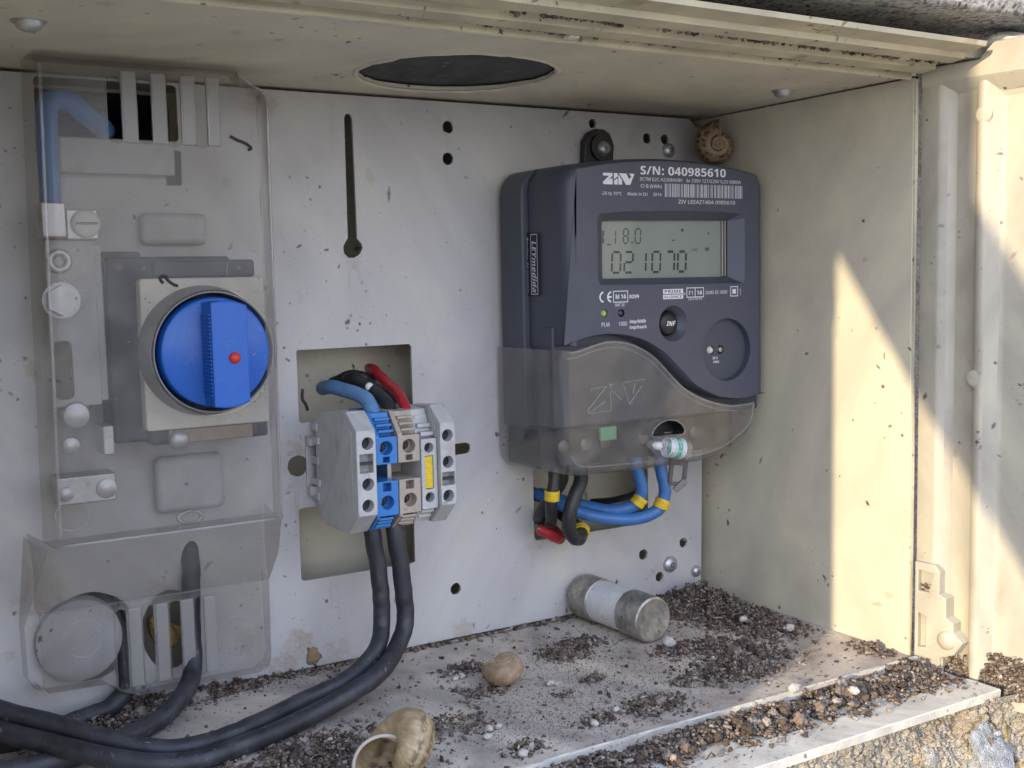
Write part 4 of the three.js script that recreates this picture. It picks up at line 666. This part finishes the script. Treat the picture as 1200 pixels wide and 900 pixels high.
// ---------------------------------------------------------------- fuse lying on the floor
{
  const t = thing('cartridge_fuse', 'white ceramic cartridge fuse with grey metal ends lying on the dirty floor', 'fuse', [-112, 0, 42]);
  const r = 15.6, pl = (g) => g.rotateY(0.04).translate(-112, r, 4);
  obj('ceramic_body', pl(lathe([[r - 0.9, 20], [r - 0.9, 55]], [0, 0, 0], 'z', 48)), M.ceramic, t);
  obj('end_cap', pl(lathe([[0, 0], [r - 1.6, 0], [r - 0.4, 0.7], [r, 2], [r, 20.6], [r - 0.9, 21.4]], [0, 0, 0], 'z', 48)), M.fusecap, t);
  obj('end_cap', pl(lathe([[r - 0.9, 53], [r, 53.8], [r, 73.6], [r - 0.5, 75.2], [r - 1.8, 76], [r - 3, 75.7], [0, 75.7]], [0, 0, 0], 'z', 48)), M.fusecap, t);
}
// ---------------------------------------------------------------- snail shells
function shellGeo({ size, turns = 3.3, flare = 1.0, c1 = [0.42, 0.31, 0.17], c2 = [0.14, 0.085, 0.045], c3 = [0.6, 0.5, 0.33], bands = 1, seed = 1, spire = 0.42, n = 320, m = 36 }) {
  const pos = [], col = [], idx = [], b = Math.log(2.05) / TAU, T = turns * TAU;
  for (let i = 0; i <= n; i++) {
    const th = T * i / n, k = Math.exp(b * (th - T)), f = 1 + (flare - 1) * smooth(0.97, 1, i / n);
    for (let j = 0; j <= m; j++) {
      const ph = TAU * j / m, r = size * 0.53 * k * f, cx = size * 0.46 * k, rr = cx + r * Math.cos(ph) * 0.96;
      const rib = 1 + 0.012 * Math.sin(th * 46) + 0.01 * noise(th * 4, ph * 2, seed);
      pos.push(rr * Math.cos(th) * rib, size * spire * 1.5 * (1 - k) + r * Math.sin(ph) * rib * 0.95 * 1.05, rr * Math.sin(th) * rib);
      const s = Math.sin(ph), blotch = fbm(th * 5.2, ph * 1.6, seed, 3) + 0.3 * noise(th * 13, ph * 3, seed + 3);
      let w = 0; for (const [q, wd] of [[0.55, 0.2], [-0.05, 0.16], [0.9, 0.08]]) w = Math.max(w, smooth(wd * 1.3, wd * 0.5, Math.abs(s - q)) * smooth(-0.16, 0.1, blotch));
      const base = [0, 1, 2].map((q) => lerp(c1[q], c3[q], smooth(-0.3, 0.4, fbm(th * 1.4, ph * 1.1, seed + 9, 3)) * 0.8) * (1 + 0.14 * Math.sin(th * 41 + 2 * noise(th * 3, ph, 2)) + 0.16 * noise(th * 12, ph * 5, seed)));
      col.push(...base.map((v, q) => lerp(v, c2[q], w * bands)));
    }
  }
  for (let i = 0; i < n; i++) for (let j = 0; j < m; j++) { const a = i * (m + 1) + j, c = a + m + 1; idx.push(a, a + 1, c, a + 1, c + 1, c); }
  const g = new THREE.BufferGeometry(); g.setAttribute('position', new THREE.Float32BufferAttribute(pos, 3)); g.setAttribute('color', new THREE.Float32BufferAttribute(col, 3)); g.setIndex(idx); g.computeVertexNormals();
  const cx = size * 0.46, r = size * 0.53 * flare; // mouth
  const lip = new THREE.TorusGeometry(r, size * 0.035, 10, 40).scale(0.96, 1, 1).rotateY(0).translate(cx, 0, 0);
  return { g, lip, mouth: [cx, 0, 0], r };
}
function shell(label, size, pos, xAxis, zAxis, o) {      // xAxis: from the column to the mouth; zAxis: the way the mouth faces
  const t = thing('snail_shell', label, 'snail shell', pos);
  const { g, lip, r, mouth } = shellGeo({ size, turns: 4, ...o });
  const X = V(...xAxis).normalize(), Z = V(...zAxis).addScaledVector(X, -V(...zAxis).dot(X)).normalize(), Y = Z.clone().cross(X);
  const m = new THREE.Matrix4().makeBasis(X, Y, Z).setPosition(...pos), put = (q) => q.applyMatrix4(m);
  obj('whorls', put(g), M.coloured, t);
  obj('lip', put(lip), o.lip || M.lipTan, t);
  return t;
}
shell('large brown banded snail shell with white lipped mouth lying near the cables', 27, [-340, 18, 172], [-0.50, -0.80, -0.12], [-0.45, -0.34, 0.70], { seed: 2, flare: 1.06, lip: std({ color: C(0.47, 0.42, 0.34), roughness: 0.5 }), bands: 0.9, c1: [0.31, 0.22, 0.115], c3: [0.45, 0.36, 0.21], c2: [0.11, 0.07, 0.035] });
shell('small plain tan snail shell lying alone on the middle of the floor', 15, [-230, 9.5, 92], [-0.857, -0.1, -0.515], [0.41, 0.33, -0.68], { seed: 5, bands: 0.12, c1: [0.27, 0.185, 0.105], c3: [0.38, 0.29, 0.19] });
shell('dark mottled snail shell stuck in the top corner behind the meter', 20, [-5, 335, 26], [0.1, 1, 0], [0.857, 0, 0.515], { seed: 7, c1: [0.25, 0.17, 0.09], c3: [0.32, 0.23, 0.13], c2: [0.05, 0.03, 0.02] });
shell('golden brown snail shell behind the lower vents of the isolator cover', 15, [-406, 42, -8], [0.3, -0.9, -0.2], [0.2, 0.1, -0.95], { seed: 9, c1: [0.32, 0.2, 0.07], c3: [0.5, 0.36, 0.14], c2: [0.07, 0.04, 0.02] });

// ---------------------------------------------------------------- small dried larvae on the isolator cover
{
  const worm = (label, pts, r) => { const t = thing('dried_larva', label, 'larva', pts[1]); obj('body', tube(pts, r, 24, 8), M.blackplastic, t); };
  worm('thin dark dried larva on the cover right of the upper vents', [[-375, 321.6, 60.9], [-371, 319.6, 61.2], [-367, 318.2, 61.2], [-363.6, 315.6, 61], [-365.4, 314.8, 61]], 0.8);
  worm('curled dark dried larva on the cover just above the blue knob', [[-414, 244.4, 60.8], [-415.4, 246.6, 61.2], [-413, 248.2, 61.2], [-411.6, 246, 61.2], [-408.6, 243.6, 61], [-406.4, 242.8, 60.9]], 0.8);
  worm('black dried larva on the left edge of the upper plate opening', [[-317.4, 178, 0.9], [-317.8, 172, 1.2], [-315.6, 168, 1.2], [-314.6, 164.6, 0.8]], 1);
}
// ---------------------------------------------------------------- pebbles, droppings, soil
{
  const geo = [0, 1, 2].map((i) => lump(1, 60 + i, 0.22, 1.2, 2, [1.25, 0.85, 1]));
  const pebble = (label, x, y, z, r, k, group) => { const t = tag(obj('pebble', geo[k % 3].clone().scale(r, r, r).rotateY(k * 1.7).translate(x, y + r * 0.8, z), M.chalk), label, 'pebble', group); return t; };
  pebble('bright white pebble casting a long shadow by the front edge', -98, 0, 197, 3.4, 0);
  pebble('pale lump touching the front end of the fuse', -106, 0, 92, 4.2, 1);
  pebble('white pebble among the dirt heaped at the right of the fuse', -40, 5, 91, 2.6, 2);
  pebble('white pebble at the outer end of the dirt heap by the sunlit wall', -24, 3, 119, 2.8, 0);
  pebble('white pebble on top of the dirt in the front tray', -76, 2, 222, 2.8, 1);
  const tiny = (x, z, r, k, where) => pebble('tiny white pebble ' + where, x, 0, z, r, k);
  tiny(-252, 68, 1.9, 0, 'left of its twin behind the small tan shell'); tiny(-247, 67, 2.1, 1, 'right of its twin behind the small tan shell');
  tiny(-209, 108, 2.3, 2, 'just in front and right of the small tan shell'); tiny(-206, 110, 1.4, 0, 'tucked against a larger one right of the tan shell');
  tiny(-274, 147, 2.1, 1, 'on the right side of the large banded shell, rear left of three'); tiny(-268, 147, 1.8, 2, 'on the right side of the large banded shell, rear right of three'); tiny(-280, 156, 2.1, 0, 'on the right side of the large banded shell, nearest of three');
  tiny(-223, 173, 2.2, 1, 'in the dark crumbs near the front floor edge, left of the other'); tiny(-201, 163, 1.9, 2, 'alone on clear floor near the front edge, below the fuse'); tiny(-276, 185, 2.4, 0, 'closest to the viewer at the front floor edge');
  // soil crumbs and droppings nobody could count
  const rs = rng(123), gauss = () => (rs() + rs() + rs() + rs() - 2) * 1.0;
  const crumbs = [], flakes = [], twigs = [];
  const put = (x, z, y, s) => { (rs() < 0.62 ? crumbs : rs() < 0.86 ? flakes : twigs).push([x, y, z, s]); };
  const heap = (cx, cz, rx, rz, h, n, smin = 0.45, smax = 1.6) => { for (let i = 0; i < n * 1.7; i++) { const u = gauss(), w = gauss(); const x = cx + u * rx, z = cz + w * rz; if (x > 6 || x < -508 || z < -24) continue; const cl = noise(x * 0.10, z * 0.10, 12) + 0.7 * noise(x * 0.26, z * 0.26, 15); if (cl < -0.12 && rs() < 0.86) continue; const k = Math.exp(-(u * u + w * w) * 1.6) * (0.55 + 0.75 * cl); put(x, z, Math.max(0, h * k * Math.sqrt(rs())), lerp(smin, smax, rs() * rs())); } };
  heap(-24, 24, 26, 24, 15, 2300); heap(-30, 66, 28, 30, 12, 1900); heap(-28, 108, 22, 18, 8, 600); heap(-60, 30, 24, 18, 8, 800);
  heap(-100, 150, 24, 15, 7, 1300); heap(-74, 128, 22, 16, 6, 600); heap(-94, 104, 24, 14, 5, 700); heap(-178, 168, 17, 12, 6, 560); heap(-141, 148, 9, 6, 3, 140); heap(-130, 144, 5, 4, 4, 60);
  heap(-170, 66, 13, 12, 6, 420); heap(-151, 54, 14, 8, 5, 300); heap(-182, 115, 7, 4, 4, 110); heap(-212, 125, 5, 4, 3, 50); heap(-237, 56, 11, 9, 5, 240); heap(-247, 96, 14, 7, 3, 150); heap(-261, 86, 4, 4, 2, 20); heap(-271, 178, 10, 7, 4, 170); heap(-218, 168, 11, 6, 4, 150);
  heap(-360, 128, 40, 26, 7, 1500); heap(-385, 140, 40, 22, 6, 900); heap(-426, 4, 46, 14, 9, 1500); heap(-380, 4, 34, 8, 6, 520); heap(-336, 2, 30, 7, 4, 260); heap(-460, 20, 30, 24, 8, 900); heap(-290, 132, 26, 16, 4, 320);
  for (let i = 0; i < 520; i++) put(-360 + 360 * rs(), 1 + 5 * rs() * rs(), 0, 0.6 + 1.3 * rs());
  for (let i = 0; i < 900; i++) put(-420 + 425 * rs(), 2 + 190 * rs(), 0, 0.35 + 1.1 * rs() ** 3);
  heap(-4, 172, 9, 14, 5, 220); heap(-62, 148, 14, 12, 4, 160);
  for (let i = 0; i < 10500; i++) { const x = -290 + 292 * Math.pow(rs(), 0.8), e = smooth(-300, -150, x), z = 201.5 + 33 * Math.pow(rs(), 1.15) * lerp(0.8, 1, e) * (0.85 + 0.35 * noise(x * 0.06, 3, 1)), k = smooth(-0.4, 0.2, noise(x * 0.03, z * 0.05, 8) + 0.35); if (rs() > k) continue; put(x, z, (z > 231 ? -3 : -4.4) + 6.5 * rs() * smooth(233, 214, z) * smooth(199, 207, z) * k, lerp(0.5, 1.7, rs() * rs())); }
  for (let i = 0; i < 160; i++) put(-250 + 250 * rs(), 233 + 12 * rs() * rs(), -2.8, 0.5 + 1.2 * rs() ** 3);
  // on the bottom rim of the open door, and stuck to the head rails
  const onRim = [], a9 = 9 * Math.PI / 180;
  for (let i = 0; i < 2600; i++) { const s = 6 + 80 * rs(), k = 0.35 + 0.65 * smooth(14, 44, s), n = lerp(-6.5, 1.2, rs()), y0 = lerp(2.5, -12, (n + 6.5) / 8); onRim.push([XR + 2.6 + Math.sin(a9) * s - Math.cos(a9) * n, y0 + 10 * k * rs() * smooth(1.5, -5, n), 194 + Math.cos(a9) * s + Math.sin(a9) * n, 0.5 + 1.2 * rs() * rs()]); }
  for (let i = 0; i < 160; i++) { const s = 2 + 14 * rs(); onRim.push([XR + 2.6 + Math.sin(a9) * s, [4, 42, 30, 46][(rs() * 4) | 0] + 3 * rs() - 2, 194 + s + 0.5, 0.6 + 1.1 * rs()]); }
  // fine dust drifting round the heaps, and caked clods of soil
  const dust = []; const dustAt = (cx, cz, rx, rz, n) => { for (let i = 0; i < n; i++) { const x = cx + gauss() * rx, z = cz + gauss() * rz; if (x < 6 && x > -508 && z > 1) dust.push([x, -0.1, z, 0.16 + 0.36 * rs() ** 2]); } };
  dustAt(-34, 60, 44, 46, 4200); dustAt(-100, 140, 50, 34, 3600); dustAt(-200, 120, 70, 60, 5200); dustAt(-380, 110, 70, 50, 2600); dustAt(-400, 6, 90, 14, 2600); dustAt(-160, 60, 40, 30, 2000); dustAt(-240, 160, 50, 30, 2400);
  const clods = []; const clodAt = (cx, cz, rx, rz, h, n, a = 1.6, b = 4.6) => { for (let i = 0; i < n; i++) { const u = gauss(), w = gauss(), x = cx + u * rx, z = cz + w * rz; if (x < 3 && z > -2) clods.push([x, h * Math.exp(-(u * u + w * w) * 1.6) * rs() - 1, z, lerp(a, b, rs() * rs())]); } };
  clodAt(-24, 24, 20, 18, 12, 70); clodAt(-34, 70, 24, 26, 8, 70); clodAt(-28, 108, 18, 14, 6, 30); clodAt(-60, 28, 18, 12, 5, 24); clodAt(-100, 150, 20, 11, 4, 44, 1.6, 4); clodAt(-74, 128, 16, 12, 3, 24); clodAt(-178, 168, 12, 8, 3, 22); clodAt(-170, 66, 10, 9, 3, 20); clodAt(-151, 54, 10, 6, 2, 14); clodAt(-237, 56, 8, 7, 2, 12, 1.4, 3.4); clodAt(-247, 96, 10, 4, 1, 9, 1.4, 3); clodAt(-182, 115, 5, 3, 1, 7, 1.4, 3.2); clodAt(-271, 178, 7, 5, 1, 9, 1.4, 3.4); clodAt(-218, 168, 8, 4, 1, 7, 1.4, 3); clodAt(-360, 128, 34, 22, 4, 60); clodAt(-426, 6, 40, 10, 5, 50); clodAt(-380, 6, 30, 6, 3, 26, 1.4, 3.2); clodAt(-150, 217, 90, 9, 0, 90, 1.4, 3.6); clodAt(-60, 217, 40, 8, 1, 56, 1.4, 4); clodAt(-14, 206, 10, 6, 2, 16); clodAt(-90, 150, 90, 70, 0, 40, 1, 2.4);
  const soils = [[0.095, 0.069, 0.052], [0.14, 0.106, 0.082], [0.19, 0.15, 0.12], [0.06, 0.044, 0.034], [0.165, 0.125, 0.09], [0.28, 0.245, 0.205]];
  const tmp = new THREE.Object3D();
  function spread(name, list, g, stretch, parentLabel, shades = soils) {
    const im = new THREE.InstancedMesh(prep(g), M.crumb, list.length); im.name = numbered(name); im.castShadow = im.receiveShadow = true;
    list.forEach(([x, y, z, s], i) => {
      tmp.position.set(x * MM, (y + s * 0.5) * MM, z * MM); tmp.rotation.set(stretch > 1 ? (rs() - 0.5) * 0.7 : rs() * 6, rs() * 6.28, stretch > 1 ? (rs() - 0.5) * 0.7 : rs() * 6); tmp.scale.set(s * MM * stretch, s * MM * (stretch > 1 ? 0.7 : 0.8), s * MM * (stretch > 1 ? 0.75 : 1)); tmp.updateMatrix(); im.setMatrixAt(i, tmp.matrix);
      const c = shades[(rs() * shades.length) | 0], k = 0.75 + 0.6 * rs(), pale = rs() < 0.02 ? 2.2 : 1; im.setColorAt(i, C(c[0] * k * pale, c[1] * k * pale, c[2] * k * pale));
    });
    scene.add(im); return tag(stuff(im), parentLabel, 'dirt');
  }
  spread('soil_crumbs', crumbs.concat(onRim.slice(0, 1100)), lump(1, 71, 0.5, 1.5, 1), 1, 'grey brown soil crumbs heaped over the cabinet floor and sill');
  spread('soil_clods', clods, lump(1, 76, 0.75, 2.4, 3), 1, 'dark caked clods of soil lying in the dirt heaps');
  spread('dust_grains', dust, lump(1, 77, 0.3, 1.5, 0), 1, 'fine dust grains drifted around the heaps on the cabinet floor', [[0.16, 0.135, 0.11], [0.24, 0.21, 0.18], [0.30, 0.27, 0.235], [0.10, 0.08, 0.065]]);
  spread('droppings', flakes.concat(onRim.slice(1100)), lump(1, 72, 0.35, 1.5, 1), 1.9, 'dark elongated droppings mixed in with the soil on the floor');
  spread('plant_fragments', twigs, lump(1, 73, 0.2, 1.5, 1, [1, 0.5, 0.35]), 3.0, 'thin dry plant fragments lying among the soil crumbs');
  const railBits = []; for (let i = 0; i < 620; i++) { const c = -300 + 300 * rs(), row = (rs() * 4) | 0, z = [ZF + 6, ZF + 22 + 6 * rs(), ZF + 30, ZF + 24 + 5 * rs()][row], y = [361, 363.3, 362, 363.4][row]; if (noise(c * 0.05, row * 3, 6) + 0.5 * noise(c * 0.21, row * 3, 2) < 0.12 && rs() < 0.93) continue; railBits.push([c, y - 0.9, z, 0.5 + 1.3 * rs() ** 2]); }
  spread('clinging_dirt', railBits, lump(1, 74, 0.5, 1.5, 1), 1, 'dark dirt specks clinging under the head rails of the cabinet');
}

renderer.render(scene, camera);
